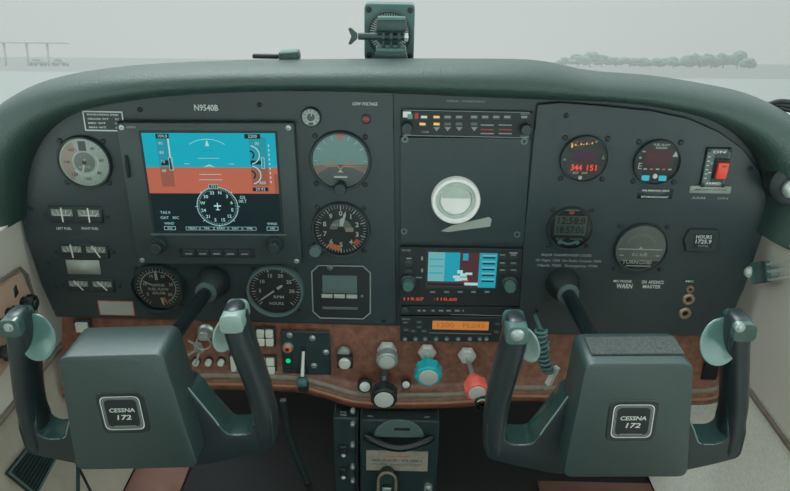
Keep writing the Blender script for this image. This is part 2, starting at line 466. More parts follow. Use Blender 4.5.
lettering(rp, (.31, -.1, .0055), [('MAJOR TRANSPONDER CODES', 566, 254.5, 2.5, 50, 'print_grey'), ('Vfr Flight: 1200  No Radio Comms: 7600', 568, 260, 2.5, 66, 'print_grey'), ('Hijack: 7500   Emergency: 7700', 567, 265, 2.5, 60, 'print_grey'),
    ('ON  AVIONICS', 652, 281.5, 3.6, 22), ('MASTER', 651, 286, 3.6, 18), ('MIC PHONE', 622, 280.5, 2.6, 18), ('WARN', 624, 285.5, 5, 16), ('MIC', 689, 280.5, 2, 8)])

# ================================================================== ROUND INSTRUMENTS
def round_gauge(px, py, rpx, name, label, cat, dial='dial', n0=0.0, group=None, bez='bezel', scr=True, lip=.1, glass=True, scr_d=.78, seg=48, hb=.006):
    x, y = U(px, py); r = rpx*sc(px, py)
    t = thing(name, label, cat, (x, y, n0), group)
    b = MB(); b.m(bez).ring(0, 0, [(r, 0), (r, hb*.6), (r*(1-lip*.35), hb), (r*(1-lip*.8), hb), (r*(1-lip), hb*.75), (r*(1-lip), 0)], seg)
    b.build('bezel', t)
    b = MB(); b.m(dial).lathe(0, 0, [(r*(1-lip)*.999, .0003), (r*(1-lip)*.999, .0012), (0, .0012)], seg); b.build('dial_face', t)
    if scr:
        for sx in (-1, 1):
            for sy in (-1, 1):
                b = MB(); b.m('black').lathe(sx*r*scr_d, sy*r*scr_d, [(.0034, 0), (.0034, .0008), (.0024, .0017), (0, .0019)], 12); b.build('screw', t)
    if glass:
        b = MB(); b.m('cover_glass').disc(0, 0, .0046, r*(1-lip)*.995, seg); b.build('cover_glass', t)
    return t, r*(1-lip)
def needle(t, ang, r, w, m='print_white', z=.0022, tail=.2, name='needle', hub=True):
    b = MB(); a = math.radians(ang); s, c = math.sin(a), math.cos(a)
    b.m(m).prism([(-s*r*tail-c*w*.5, -c*r*tail+s*w*.5), (s*r*.8-c*w*.5, c*r*.8+s*w*.5), (s*r, c*r), (s*r*.8+c*w*.5, c*r*.8-s*w*.5), (-s*r*tail+c*w*.5, -c*r*tail-s*w*.5)], z, z+.0004)
    if hub: b.m('black').lathe(0, 0, [(w*1.2, z), (w*1.2, z+.0008), (0, z+.0009)], 14)
    return b.build(name, t)
def knob(parent, x, y, r, h, m='bezel', cap=None, name='knob', z=0.0, star=14, amp=.05, M=None, label=None):
    b = MB(); b.m(m).lathe(x, y, [(r*.72, z), (r*.72, z+h*.25), (r, z+h*.32), (r, z+h*.9), (r*.9, z+h)], 42, star=star, amp=amp, M=M)
    if cap: b.m(cap).lathe(x, y, [(r*.82, z+h*.98), (r*.8, z+h*1.04), (r*.5, z+h*1.07), (0, z+h*1.08)], 24, M=M)
    o = b.build(name, parent)
    if label: o['label'] = label
    return o
Z1 = .0015

# airspeed indicator; the reflection on its glass is painted as pale dial colours
t, r = round_gauge(85, 162, 27.5, 'airspeed_indicator', 'round dial with pale face painted as glare at the upper left of the panel', 'gauge', 'dial_pale')
b = MB(); b.m('dial_rose').sector(0, 0, Z1, r*.5, r*.93, 215, 335); b.m('print_grey').ticks(0, 0, r*.8, r*.95, 20, 340, 33, .0005, Z1+.0002)
b.m('print_white').sector(0, 0, Z1+.0001, r*.5, r*.58, 60, 235)
b.m('dial_grey').lathe(0, 0, [(r*.42, Z1), (r*.42, Z1+.0003), (0, Z1+.0003)], 30)
b.m('dial').quad(0, r*.68, r*.3, r*.4, Z1+.0003)
for k, s_ in enumerate(['40', '60', '80', '100', '120', '140', '160']):
    a = math.radians(35+k*47); b.m('bezel').text(s_, math.sin(a)*r*.7, math.cos(a)*r*.7, r*.13, Z1+.0005, True)
b.m('print_white').text('KNOTS', 0, -r*.2, r*.1, Z1+.0006); b.build('dial_markings', t)
needle(t, 195, r*.75, .0022, z=.0025)

# attitude indicator
t, r = round_gauge(340.5, 160.5, 31, 'attitude_indicator', 'round artificial horizon with teal sky over brown ground right of the big screen', 'gauge', 'dial_teal', scr_d=.8)
b = MB(); b.m('dial_brown').flat([(r*.985*math.sin(math.radians(a)), r*.985*math.cos(math.radians(a))) for a in range(97, 264, 6)], Z1)
b.m('bezel').flat([(r*.97*math.sin(math.radians(a)), r*.97*math.cos(math.radians(a))) for a in range(118, 243, 5)]+[(-r*.45, -r*.25), (0, -r*.12), (r*.45, -r*.25)], Z1+.0002)
b.m('print_red').flat([(-r*.14, r*.97), (r*.14, r*.97), (r*.05, r*.78), (-r*.05, r*.78)], Z1+.0003)
b.m('print_white').ticks(0, 0, r*.8, r*.95, -60, -20, 3, .0009, Z1+.0003).ticks(0, 0, r*.8, r*.95, 20, 60, 3, .0009, Z1+.0003).ticks(0, 0, r*.84, r*.95, -90, 90, 2, .0009, Z1+.0003)
for k in range(3): b.m('print_grey').quad(0, r*(.12+.12*k), r*(.7-.15*k), .0005, Z1+.0003); 
b.m('print_orange').quad(-r*.35, r*.0, r*.4, .0009, Z1+.0004).quad(r*.35, r*.0, r*.4, .0009, Z1+.0004)
b.m('print_grey').quad(0, -r*.13, r*1.3, .0006, Z1+.0004); b.build('dial_markings', t)
b = MB(); b.m('print_white').prism([(-r*.24, -r*.63), (r*.24, -r*.63), (r*.24, -r*.56), (-r*.24, -r*.56)], .002, .0026).prism([(-r*.1, -r*.42), (r*.1, -r*.42), (0, -r*.33)], .002, .0026)
b.m('print_orange').prism([(-r*.55, -r*.22), (-r*.1, -r*.22), (0, -r*.34), (r*.1, -r*.22), (r*.55, -r*.22), (r*.55, -r*.17), (r*.08, -r*.17), (0, -r*.28), (-r*.08, -r*.17), (-r*.55, -r*.17)], .002, .0026)
b.build('aircraft_symbol', t)
knob(t, 0, -r*.97, .0075, .012, 'bezel', name='adjustment_knob', z=.002)

# altimeter
t, r = round_gauge(341, 229, 29.5, 'altimeter', 'round black altimeter with white numerals and two hands directly below the artificial horizon', 'gauge', 'dial', bez='bezel')
b = MB(); b.m('print_white').ticks(0, 0, r*.84, r*.96, 0, 360, 51, .0005, Z1).ticks(0, 0, r*.78, r*.96, 0, 324, 10, .0011, Z1+.0001)
for k in range(10):
    a = math.radians(36*k); b.text(str(k), math.sin(a)*r*.64, math.cos(a)*r*.64, r*.19, Z1+.0001, True)
b.m('dial_grey').sector(0, 0, Z1, 0, r*.42, -90, 90); b.m('print_white').text('ALT', -r*.2, r*.18, r*.1, Z1+.0002)
b.m('print_orange').sector(0, 0, Z1+.0001, r*.66, r*.88, 182, 218, 8); b.m('print_red').sector(0, 0, Z1+.0001, r*.68, r*.86, 122, 140, 6)
b.m('dial_rose').quad(r*.32, 0, r*.3, r*.17, Z1+.0002); b.build('dial_markings', t)
needle(t, 14, r*.78, .003, z=.0024, name='needle'); needle(t, 5, r*.5, .0042, z=.003, name='needle')
kx, ky = U(316, 248); tx, ty = U(341, 229)
b = MB(); b.m('bezel').prism([(-r*.95, -r*.45), (-r*.55, -r*.9), (kx-tx+.006, ky-ty-.008), (kx-tx-.006, ky-ty)], 0, .004, .001, 1); b.build('knob_bracket', t)
knob(t, kx-tx, ky-ty, .0075, .012, 'bezel_light', name='adjustment_knob', z=.002)

# small suction gauge
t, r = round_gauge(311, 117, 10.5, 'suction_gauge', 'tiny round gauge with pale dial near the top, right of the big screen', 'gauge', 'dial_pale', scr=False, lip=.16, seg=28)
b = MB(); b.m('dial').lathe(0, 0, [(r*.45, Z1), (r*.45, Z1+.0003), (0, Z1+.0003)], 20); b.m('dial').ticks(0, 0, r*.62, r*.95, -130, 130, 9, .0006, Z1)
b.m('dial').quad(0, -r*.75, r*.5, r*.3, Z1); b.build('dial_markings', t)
needle(t, 15, r*.7, .0012, z=.002, m='print_white')

# tachometer-like dial left of the control column
t, r = round_gauge(158.5, 287, 27, 'turn_indicator', 'round black dial with white pointers and red mark below the big screen', 'gauge', 'dial', bez='bezel', hb=.011)
b = MB(); b.m('print_white').ticks(0, 0, r*.72, r*.88, -150, 150, 31, .0007, Z1).sector(0, 0, Z1, r*.70, r*.73, -110, 150, 30)
b.m('print_red').sector(0, 0, Z1+.0002, r*.82, r*.95, 30, 46, 4); b.m('print_white').text('VAPOR', 0, r*.1, r*.12, Z1+.0001, True).text('FUEL FLOW', 0, -r*.08, r*.11, Z1+.0001, True).text('GAL/HR', 0, -r*.26, r*.11, Z1+.0001, True)
for k, s_ in enumerate(['5', '10', '15', '20', '25', '30']):
    a = math.radians(-125+50*k); b.text(s_, math.sin(a)*r*.56, math.cos(a)*r*.56, r*.13, Z1+.0001, True)
b.build('dial_markings', t)
needle(t, -2, r*.8, .0036, z=.0024, tail=-.45, hub=False); needle(t, 168, r*.85, .003, z=.0024, tail=-.55, hub=False); needle(t, 156, r*.85, .003, m='print_orange', z=.0026, tail=-.55, hub=False); needle(t, -62, r*.7, .0014, z=.0024, tail=-.4, hub=False)

# tachometer
t, r = round_gauge(276, 289, 28.5, 'tachometer', 'round black engine speed dial with diagonal white needle right of the left control column', 'gauge', 'dial_tacho', bez='bezel_light', hb=.012)
b = MB(); b.m('print_white').ticks(0, 0, r*.84, r*.95, -135, 135, 36, .0006, Z1).ticks(0, 0, r*.78, r*.95, -135, 135, 8, .0013, Z1+.0001)
for k, s_ in enumerate(['', '5', '10', '15', '20', '25', '30', '']):
    a = math.radians(-135+270*k/7)
    if s_: b.text(s_, math.sin(a)*r*.62, math.cos(a)*r*.62, r*.15, Z1+.0001, True)
b.text('RPM', r*.1, -r*.33, r*.12, Z1+.0001, True, width=r*.4).text('HOURS', 0, -r*.62, r*.12, Z1+.0001, True); b.build('dial_markings', t)
needle(t, 53, r*.35, .0035, z=.0024, hub=False); needle(t, 233, r*.85, .0022, z=.0024, tail=.1)

# right plate instruments
def led_text(b, s_, x, y, h, z, w, m='led_red'): b.m(m).text(s_, x, y, h, z, True, w)
t, r = round_gauge(583.5, 158, 24.5, 'digital_engine_gauge', 'round black digital gauge showing glowing red numerals 344 and 151', 'gauge', 'black', n0=RN, lip=.08, scr_d=.86)
b = MB(); b.m('led_violet').quad(0, r*.1, r*1.0, r*.5, Z1); led_text(b, '344', -r*.3, -r*.42, r*.27, Z1+.0003, r*.50); led_text(b, '151', r*.38, -r*.42, r*.27, Z1+.0003, r*.44)
for k, (dx, dy) in enumerate([(-.6, .58), (-.35, .66), (-.1, .72), (.15, .74), (-.62, .76), (-.38, .84)]): led_text(b, '1' if k == 0 else '.', dx*r, dy*r, r*.16, Z1+.0003, r*.07, 'led_red' if k % 2 else 'led_amber')
for k in range(4): b.m('led_amber').quad(-.45*r+.24*r*k, .64*r+.03*r*k, r*.06, r*.08, Z1+.0004); b.m('led_dim').quad(-.45*r+.24*r*k, .78*r, r*.05, r*.06, Z1+.0004)
b.m('print_white').text('EGT', -r*.3, -r*.66, r*.1, Z1+.0002, True).text('CHT', r*.1, -r*.66, r*.1, Z1+.0002, True)
b.m('print_grey').quad(-r*.86, -.05*r, r*.12, r*.08, Z1).flat([(r*.78, r*.0), (r*.9, 0), (r*.84, r*.2)], Z1+.0001).quad(r*.45, r*.8, r*.12, r*.1, Z1); b.build('display_markings', t)
b = MB(); b.m('steel').lathe(-r*.1, -r*.85, [(.0024, Z1), (.0024, Z1+.003), (0, Z1+.0034)], 14); b.build('button', t)

t, r = round_gauge(656, 161.5, 24, 'digital_fuel_gauge', 'round dark digital gauge with unlit maroon window and two cyan buttons', 'gauge', 'black', n0=RN, lip=.08, scr_d=.86)
b = MB(); b.m('led_window').quad(r*.05, r*.2, r*1.15, r*.72, Z1); b.m('print_white').text('FUEL FLOW', r*.1, r*.82, r*.1, Z1+.0001, True).text('SHADIN', r*.1, r*.68, r*.1, Z1+.0001, True)
for k in range(5): b.m('print_orange' if k % 2 else 'print_white').quad(-r*.48+k*r*.28, -r*.32, r*.16, r*.07, Z1+.0002)
b.m('print_white').text('E', -r*.74, -r*.2, r*.3, Z1+.0001).flat([(r*.65, r*.28), (r*.9, r*.28), (r*.78, r*.55)], Z1+.0001).quad(-r*.78, r*.2, r*.1, r*.1, Z1).quad(-r*.66, r*.5, r*.14, r*.06, Z1); b.build('display_markings', t)
for dx in (-.42, .36):
    b = MB(); b.m('btn_cyan').box(dx*r, -.74*r, Z1, r*.34, r*.24, .002, .0004, 1); b.build('button', t)
b = MB(); b.m('paper').lathe(0, -r*.64, [(.003, Z1), (.003, Z1+.002), (0, Z1+.0023)], 14); b.build('knob', t)

t, r = round_gauge(569.5, 227, 23, 'digital_clock', 'round black clock with grey two-line display above the right control column', 'clock', 'black', n0=RN, lip=.08, scr_d=.84)
b = MB(); b.m('lcd_grey').quad(0, r*.12, r*1.5, r*1.0, Z1); b.m('dial').text('12:58:8', 0, r*.36, r*.34, Z1+.0002, True, r*1.3).text('18:57:06', 0, -.1*r, r*.34, Z1+.0002, True, r*1.3)
b.m('print_red').quad(0, r*.78, r*.22, r*.14, Z1+.0001); b.m('print_grey').quad(0, r*.9, r*.7, r*.06, Z1)
b.m('print_grey').text('SELECT', -r*.4, -.56*r, r*.09, Z1+.0001, True).text('CONTROL', r*.35, -.56*r, r*.09, Z1+.0001, True)
b.m('print_teal' if 'print_teal' in MATS else 'dial_teal').sector(0, -.25*r, Z1+.0001, r*.5, r*.62, 135, 225); b.build('display_markings', t)
for dx in (-.42, .42):
    b = MB(); b.m('dial_teal').lathe(dx*r, -.72*r, [(.0026, Z1), (.0026, Z1+.002), (0, Z1+.0022)], 14); b.build('button', t)

t, r = round_gauge(640, 247, 27, 'course_indicator', 'round grey-faced course deviation dial above the printed switch wording on the right plate', 'gauge', 'dial_grey', n0=RN, lip=.07, scr_d=.86)
b = MB(); b.m('print_grey').sector(0, 0, Z1, r*.56, r*.6, -70, 70, 20).ticks(0, 0, r*.84, r*.95, -75, 75, 21, .0005, Z1); b.m('print_white').quad(0, -r*.05, r*1.75, r*.045, Z1+.0002)
b.flat([(-r*.1, -r*.05), (r*.1, -r*.05), (0, r*.08)], Z1+.0003).text('L        R', 0, -r*.25, r*.12, Z1+.0001).text('D.C. ELEC', 0, -r*.3, r*.1, Z1+.0001, True)
b.m('dial').flat([(r*.97*math.sin(math.radians(a)), r*.97*math.cos(math.radians(a))) for a in range(125, 236, 6)], Z1+.0001)
b.m('print_white').text('TURN', -r*.33, -r*.62, r*.17, Z1+.0003, True).text('COORD', r*.28, -r*.62, r*.17, Z1+.0003, True, r*.5).quad(0, -r*.78, r*1.0, r*.04, Z1+.0003).quad(-r*.72, -r*.32, r*.16, r*.05, Z1+.0002).quad(r*.72, -r*.32, r*.16, r*.05, Z1+.0002)
b.build('dial_markings', t)

# ================================================================== PLACARDS
def placard(x0, y0, x1, y1, name, label, m, lines, border=None, n0=0.0, tm='print_white', th=1.8, cat='placard', bw=.0016):
    x, y, w, h = rect(x0, y0, x1, y1); t = thing(name, label, cat, (x, y, n0))
    b = MB(); b.m(m).box(0, 0, 0, w, h, .0008)
    if border: b.m(border).frame(0, 0, w, h, bw, .001)
    b.build('plate', t)
    b = MB(); k = len(lines)
    for i, s_ in enumerate(lines): b.m(tm).text(s_, 0, h*.32-(h*.64)*i/max(1, k-1) if k > 1 else 0, th*sc(x0, y0), .0011, True, w*.78)
    if lines: b.build('lettering', t)
    return t
placard(84, 111, 124, 131, 'operating_placard', 'small black placard in a white frame at the top left of the panel', 'plate_deep', ['MANEUVERING SPEED', 'GROSS WT     97', 'MID WT       89', 'MIN WT       80'], 'print_white')
placard(67, 260, 100, 274, 'blank_placard', 'plain pale placard between two rows of small engine gauges on the left', 'placard_grey', [], n0=0)
placard(99, 301, 134, 315, 'bordered_placard', 'white placard with thin red border at the lower left of the panel', 'placard_grey', [], 'print_red', bw=.0010)
placard(637, 188, 672, 198, 'printed_label', 'two-line worn printed label under the gauge with cyan buttons', 'plate_right', ['FUEL REMAINING CHECK', 'BEFORE EACH FLIGHT'], tm='print_white', n0=RN)
placard(689, 185.5, 730, 192.5, 'strip_label', 'pale strip label with small wording under the red rocker switch', 'placard_grey', ['EMERGENCY LOCATOR'], tm='bezel', n0=RN)
x, y = U(709, 197.5); b = MB(); b.m('print_grey').text('ARM      ON', x, y, .0028, RN+.0006, True, .045); tag(b.build('printed_wording', mw=UVN, loc=(x, y, RN+.0006)), 'faint grey wording printed beneath the strip label below the red switch', 'lettering')

# ================================================================== SMALL TWIN GAUGES
def twin(x0, y0, x1, y1, label, tilt, big):
    x, y, w, h = rect(x0, y0, x1, y1); t = thing('twin_gauge', label, 'gauge', (x, y, 0))
    b = MB(); b.m('bezel').prism([(-w/2, -h/2), (w/2, -h/2), (w/2, h/2), (-w/2, h/2)], 0, .003, .0008, 1); b.build('housing', t)
    for s_, ang in zip((-1, 1), tilt):
        b = MB(); cx = s_*w*.25; b.m('dial_dim' if 'dial_dim' in MATS else 'dial').quad(cx, 0, w*.46, h*.88, .0032)
        b.m('dial_grey').quad(cx, h*.12, w*.40, h*.42, .0034)
        b.m('print_white').ticks(cx, -h*.55, h*.62, h*.9, -38, 38, 5, .0007, .0036)
        if big: b.m('print_white').quad(cx, -.02*h, w*.26, .0008, .0037)
        b.build('dial_face', t)
        a = math.radians(ang); b = MB(); b.m('print_white').line(cx-math.sin(a)*h*.45, -math.cos(a)*h*.45, cx+math.sin(a)*h*.45, math.cos(a)*h*.45, .0019, .004); b.build('needle', t)
    for s_ in (-1, 1):
        b = MB(); b.m('black').lathe(s_*(w/2+.006), -h*.1, [(.0022, 0), (.0022, .001), (0, .0014)], 10); b.build('screw', t)
    return t
twin(50, 206, 103, 222, 'topmost of the three small twin-needle gauges on the left, above the fuel wording', (0, 0), True)
twin(61, 243, 109, 257.5, 'small twin-needle gauge above the plain pale placard', (-3, -28), False)
twin(68, 278, 115, 291, 'small twin-needle gauge below the plain pale placard', (-38, -42), False)

# ================================================================== PRIMARY DISPLAY
def primary_display():
    cs = px_poly([(123, 121), (298, 119.5), (301, 260.5), (137, 261)])
    cx = sum(p[0] for p in cs)/4; cy = sum(p[1] for p in cs)/4
    w = (cs[1][0]-cs[0][0]+cs[2][0]-cs[3][0])/2; h = (cs[0][1]+cs[1][1]-cs[2][1]-cs[3][1])/2
    t = thing('flight_display', 'large glass flight display with blue sky and orange ground and a compass rose', 'display', (cx, cy, 0), rot=1.0)
    b = MB(); b.m('pfd_frame').box(0, 0, 0, w, h, .012, .003, 2); b.build('frame', t)
    X0, X1 = -w/2+.0295, w/2-.0235; YT, YB = h/2-.0125, -h/2+.047
    sw, sh = X1-X0, YT-YB; mx, my = (X0+X1)/2, (YT+YB)/2; Z = .0124
    b = MB(); b.m('black').box(mx, my, .0118, sw+.006, sh+.006, .0005); b.m('scr_black').quad(mx, my, sw, sh, Z)
    hy = YT-sh*.335; by = YT-sh*.60
    b.m('scr_sky').quad(mx, (YT+hy)/2, sw, YT-hy, Z+.0001); b.m('scr_ground').quad(mx, (hy+by)/2, sw, hy-by, Z+.0001)
    def q(m, fx, fy, fw_, fh_, dz=.0003): b.m(m).quad(X0+sw*fx, YT-sh*fy, sw*fw_, sh*fh_, Z+dz)
    q('scr_sky_deep', .155, .19, .10, .30, .0002); q('scr_ground_deep', .155, .43, .10, .20, .0002)
    q('scr_sky_deep', .865, .19, .13, .30, .0002); q('scr_ground_deep', .865, .43, .13, .18, .0002); q('scr_ground_deep', .985, .5, .03, .2, .0002)
    q('scr_black', .155, .03, .10, .045, .0004); b.m('scr_white').text('104.0', X0+sw*.155, YT-sh*.03, sh*.03, Z+.0005)
    q('scr_black', .83, .03, .12, .045, .0004); b.m('scr_white').text('2200', X0+sw*.83, YT-sh*.03, sh*.03, Z+.0005)
    q('scr_white', .195, .17, .012, .24); q('scr_black', .15, .29, .06, .05, .0004); q('scr_black', .19, .30, .014, .12, .0004)
    b.m('scr_white').frame(X0+sw*.195, YT-sh*.30, sw*.03, sh*.13, .0006, Z+.0006)
    for k in range(4): b.m('scr_white').text(str(90-10*k), X0+sw*.135, YT-sh*(.10+.09*k), sh*.03, Z+.0006)
    q('scr_black', .84, .285, .08, .04, .0004); b.m('scr_white').frame(X0+sw*.895, YT-sh*.29, sw*.025, sh*.11, .0006, Z+.0006)
    b.m('scr_white').text('00', X0+sw*.86, YT-sh*.10, sh*.03, Z+.0006).text('400', X0+sw*.88, YT-sh*.49, sh*.03, Z+.0006)
    for cyf in (.21, .41):
        b.m('scr_white').sector(X0+sw*.80, YT-sh*cyf, Z+.0005, sh*.085, sh*.095, 10, 170, 12); b.m('scr_black').sector(X0+sw*.80, YT-sh*cyf, Z+.0005, sh*.03, sh*.045, 0, 150, 8)
    for k in range(9): q('scr_white', .945, .12+.045*k, .008, .022)
    q('scr_black', .86, .555, .12, .04, .0004); b.m('scr_white').text('29.92', X0+sw*.86, YT-sh*.555, sh*.03, Z+.0006)
    # pitch ladder and roll arc
    mx2 = X0+sw*.485
    b.m('scr_white').sector(mx2, YT-sh*.36, Z+.0004, sh*.30, sh*.305, -34, 34, 16)
    b.flat([(mx2-.0025, YT-sh*.125), (mx2+.0025, YT-sh*.125), (mx2, YT-sh*.06)], Z+.0005)
    b.m('scr_sky_deep').quad(mx2, YT-sh*.17, sw*.07, .0006, Z+.0004).quad(mx2, YT-sh*.26, sw*.07, .0006, Z+.0004)
    b.m('scr_white').quad(mx2, YT-sh*.245, sw*.16, .0006, Z+.0004).quad(mx2, YT-sh*.405, sw*.17, .0006, Z+.0004).quad(mx2, YT-sh*.46, sw*.18, .0006, Z+.0004)
    b.quad(mx2-sw*.17, YT-sh*.30, sw*.04, .0007, Z+.0004).quad(mx2+sw*.17, YT-sh*.30, sw*.04, .0007, Z+.0004)
    b.flat([(mx2-sw*.05, YT-sh*.335), (mx2, YT-sh*.305), (mx2+sw*.05, YT-sh*.335), (mx2, YT-sh*.322)], Z+.0006)
    # compass rose
    rx, ry, rr = X0+sw*.515, YT-sh*.735, sh*.203
    b.m('scr_black').disc(rx, ry, Z+.0004, rr, 40); b.m('scr_white').sector(rx, ry, Z+.0006, rr*.97, rr*1.0, 0, 360, 48).ticks(rx, ry, rr*.86, rr*.97, 0, 355, 72, .0003, Z+.0006)
    for k, s_ in enumerate(['N', '3', '6', 'E', '12', '15', 'S', '21', '24', 'W', '30', '33']):
        a = math.radians(30*k+14); b.text(s_, rx+math.sin(a)*rr*.72, ry+math.cos(a)*rr*.72, sh*.032, Z+.0006, True)
    b.quad(rx, ry, .0014, .010, Z+.0007).quad(rx, ry+.001, .009, .0018, Z+.0007).quad(rx, ry-.0042, .005, .0012, Z+.0007)
    for a in range(0, 360, 45):
        b.ticks(rx, ry, rr*1.0, rr*1.08, a, a, 1, .0008, Z+.0006)
    q('scr_black', .50, .525, .07, .045, .0007); b.m('scr_white').frame(X0+sw*.50, YT-sh*.525, sw*.07, sh*.045, .0005, Z+.0009); b.text('352', X0+sw*.50, YT-sh*.525, sh*.028, Z+.0009)
    b.text('GS', X0+sw*.715, YT-sh*.64, sh*.032, Z+.0006).text('0KT', X0+sw*.715, YT-sh*.68, sh*.032, Z+.0006)
    b.text('TAS 0', X0+sw*.10, YT-sh*.80, sh*.028, Z+.0006).text('OAT   30C', X0+sw*.13, YT-sh*.855, sh*.028, Z+.0006)
    for fx in (.12, .93):
        b.text('WIND', X0+sw*fx, YT-sh*.915, sh*.025, Z+.0006); b.frame(X0+sw*fx, YT-sh*.965, sw*.09, sh*.04, .0005, Z+.0006); b.text('030', X0+sw*fx, YT-sh*.965, sh*.022, Z+.0007)
    for k in range(5): b.frame(X0+sw*(.30+.112*k), YT-sh*.967, sw*.107, sh*.036, .0004, Z+.0006); b.text(['MENU', 'TRK', 'BARO', 'NAV', 'TMR'][k], X0+sw*(.30+.112*k), YT-sh*.967, sh*.022, Z+.0007)
    b.build('screen', t)
    b = MB(); b.m('bezel_light').box(mx, YB-.0045, .0115, sw+.012, .0022, .0012, .0003, 1); b.build('screen_ledge', t)
    b = MB(); b.m('black').box(mx-.005, -h/2+.017, .0115, .098, .013, .0015, .0004, 1)
    b.build('button_strip', t)
    for k in range(5):
        b = MB(); b.m('bezel').box(mx-.005-.036+.018*k, -h/2+.0172, .0125, .0145, .0085, .0018, .0005, 1); b.m('print_grey').quad(mx-.005-.036+.018*k, -h/2+.0165, .009, .0016, .0145); b.build('button', t)
    b = MB(); b.m('print_grey').text('ASPEN', -w/2+.018, h/2-.0055, .0028, .0124, True); b.build('lettering', t)
    for (sx, sy) in ((-1, 1), (1, 1), (-1, -1), (1, -1)):
        b = MB(); b.m('steel').lathe(sx*(w/2-.007), sy*(h/2-.006), [(.0032, .0115), (.0032, .0128), (0, .0134)], 14); b.m('black').quad(sx*(w/2-.007), sy*(h/2-.006), .0035, .0008, .0136); b.build('screw', t)
    for px, py in ((157, 245), (274, 246.5)):
        kx, ky = U(px, py, .02)
        for q_ in (1,):
            b = MB(); X, Y = kx-cx, ky-cy
            b.m('bezel').lathe(X, Y, [(.0105, .012), (.0105, .02), (.0095, .0215)], 40, star=18, amp=.04)
            b.m('bezel').lathe(X, Y, [(.0075, .021), (.0075, .031), (.0062, .0325), (0, .0325)], 36, star=14, amp=.05); b.build('knob', t)
primary_display()
x, y = U(131, 165); b = MB(); b.m('rubber').prism([(x-.0016, y-.012), (x+.0016, y-.012), (x+.0028, y), (x+.0016, y+.017), (x-.0010, y+.017), (x-.0022, y+.002)], 0.0121, .0145, .0006, 1)
tag(b.build('card_tab', mw=UVN, loc=(x, y, .0121)), 'small dark card tab on the left edge of the flight display frame', 'tab')

# ================================================================== OCTAGONAL SWITCH UNIT
def switch_unit():
    x, y, w, h = rect(312, 265, 371, 318.5); t = thing('annunciator_unit', 'black unit with white octagonal outline and three pale buttons', 'switch unit', (x, y, 0))
    def octa(w, h, c): return [(-w/2+c, -h/2), (w/2-c, -h/2), (w/2, -h/2+c), (w/2, h/2-c), (w/2-c, h/2), (-w/2+c, h/2), (-w/2, h/2-c), (-w/2, -h/2+c)]
    b = MB(); b.m('black').prism(octa(w*.99, h*.99, .010), 0, .002); b.build('plate', t)
    b = MB(); b.m('print_grey'); a = octa(w, h, .010); c = octa(w-.0032, h-.0032, .0092)
    b.raw([(p[0], p[1], .0024) for p in a]+[(p[0], p[1], .0024) for p in c], [(i, (i+1) % 8, 8+(i+1) % 8, 8+i) for i in range(8)]); b.build('outline', t)
    b = MB(); b.m('bezel_light').box(-.002, .0125, .002, w*.58, h*.32, .0015); b.m('lcd_grey').quad(-.002, .0035, w*.6, .0025, .0037); b.build('window', t)
    for k in range(3):
        b = MB(); b.m('placard_grey').box(-.019+.0165*k, -.0045, .002, .0145, .0048, .004, .0006, 1); b.build('button', t)
    b = MB(); b.m('lcd_grey').box(-.002, -.0235, .002, w*.6, .0035, .0015, .0004, 1); b.build('lower_bar', t)
    b = MB(); b.m('steel_dark').lathe(-w*.18, h*.46, [(.004, .002), (.004, .004), (0, .0046)], 16); b.build('knob', t)
    b = MB(); b.m('steel_dark').lathe(w*.35, -.0045, [(.002, .002), (.002, .004), (0, .0046)], 12); b.build('lamp', t)
switch_unit()

# ================================================================== CENTRE STACK
def center_plate():
    px = [(397, 101), (536, 103), (521, 246), (398, 246)]
    x, y, w, h = rect(400, 138, 530, 244)
    t = thing('blanking_plate', 'black blank plate with a round pale vent between the radios', 'panel plate', (x, y, 0))
    cs = [(a-x, c-y) for a, c in px_poly([(400, 137), (531, 138), (524, 243), (400, 243)])]
    b = MB(); b.m('plate_deep').prism(cs, -.0035, .001, .0006, 1); b.build('plate', t)
    for p in ((405, 139), (524, 141), (404, 231), (517, 234)):
        a, c = U(*p); b = MB(); b.m('steel_dark').ring(a-x, c-y, [(.0042, .001), (.0042, .002), (.0022, .002), (.0022, .001)], 18); b.m('black').disc(a-x, c-y, .0014, .0022, 12); b.build('screw', t)
    return t
center_plate()
x, y = U(455.5, 199); r = 24.5*sc(455, 199)
t = thing('eyeball_vent', 'round pale air vent with a thick rim on the black blank plate', 'air vent', (x, y, .001))
b = MB(); b.m('paper').ring(0, 0, [(r, 0), (r, .006), (r*.95, .009), (r*.84, .009), (r*.80, .006), (r*.80, 0)], 48); b.build('rim', t)
b = MB(); b.m('dial_pale').ring(0, 0, [(r*.80, 0), (r*.80, .004), (r*.70, .0055), (r*.66, .0055), (r*.64, .001)], 48); b.build('inner_ring', t)
b = MB(); b.m('paper').lathe(0, 0, [(r*.65, .0005), (r*.62, .003), (r*.35, .004), (0, .0042)], 40); b.m('dial_pale').flat([(r*.58*math.sin(math.radians(a)), r*.58*math.cos(math.radians(a))) for a in range(-80, 81, 10)], .0046)
b.build('damper', t)
pts = px_poly([(441, 230.5), (452, 225), (489, 216.5), (491.5, 219), (490, 226), (470, 228.5), (448, 231.5)]); x, y = U(466, 225)
b = MB(); b.m('placard_grey').prism(pts, .0012, .0018); tag(b.build('torn_tape', mw=UVN, loc=(x, y, .0012)), 'torn strip of pale tape stuck under the round vent', 'tape')

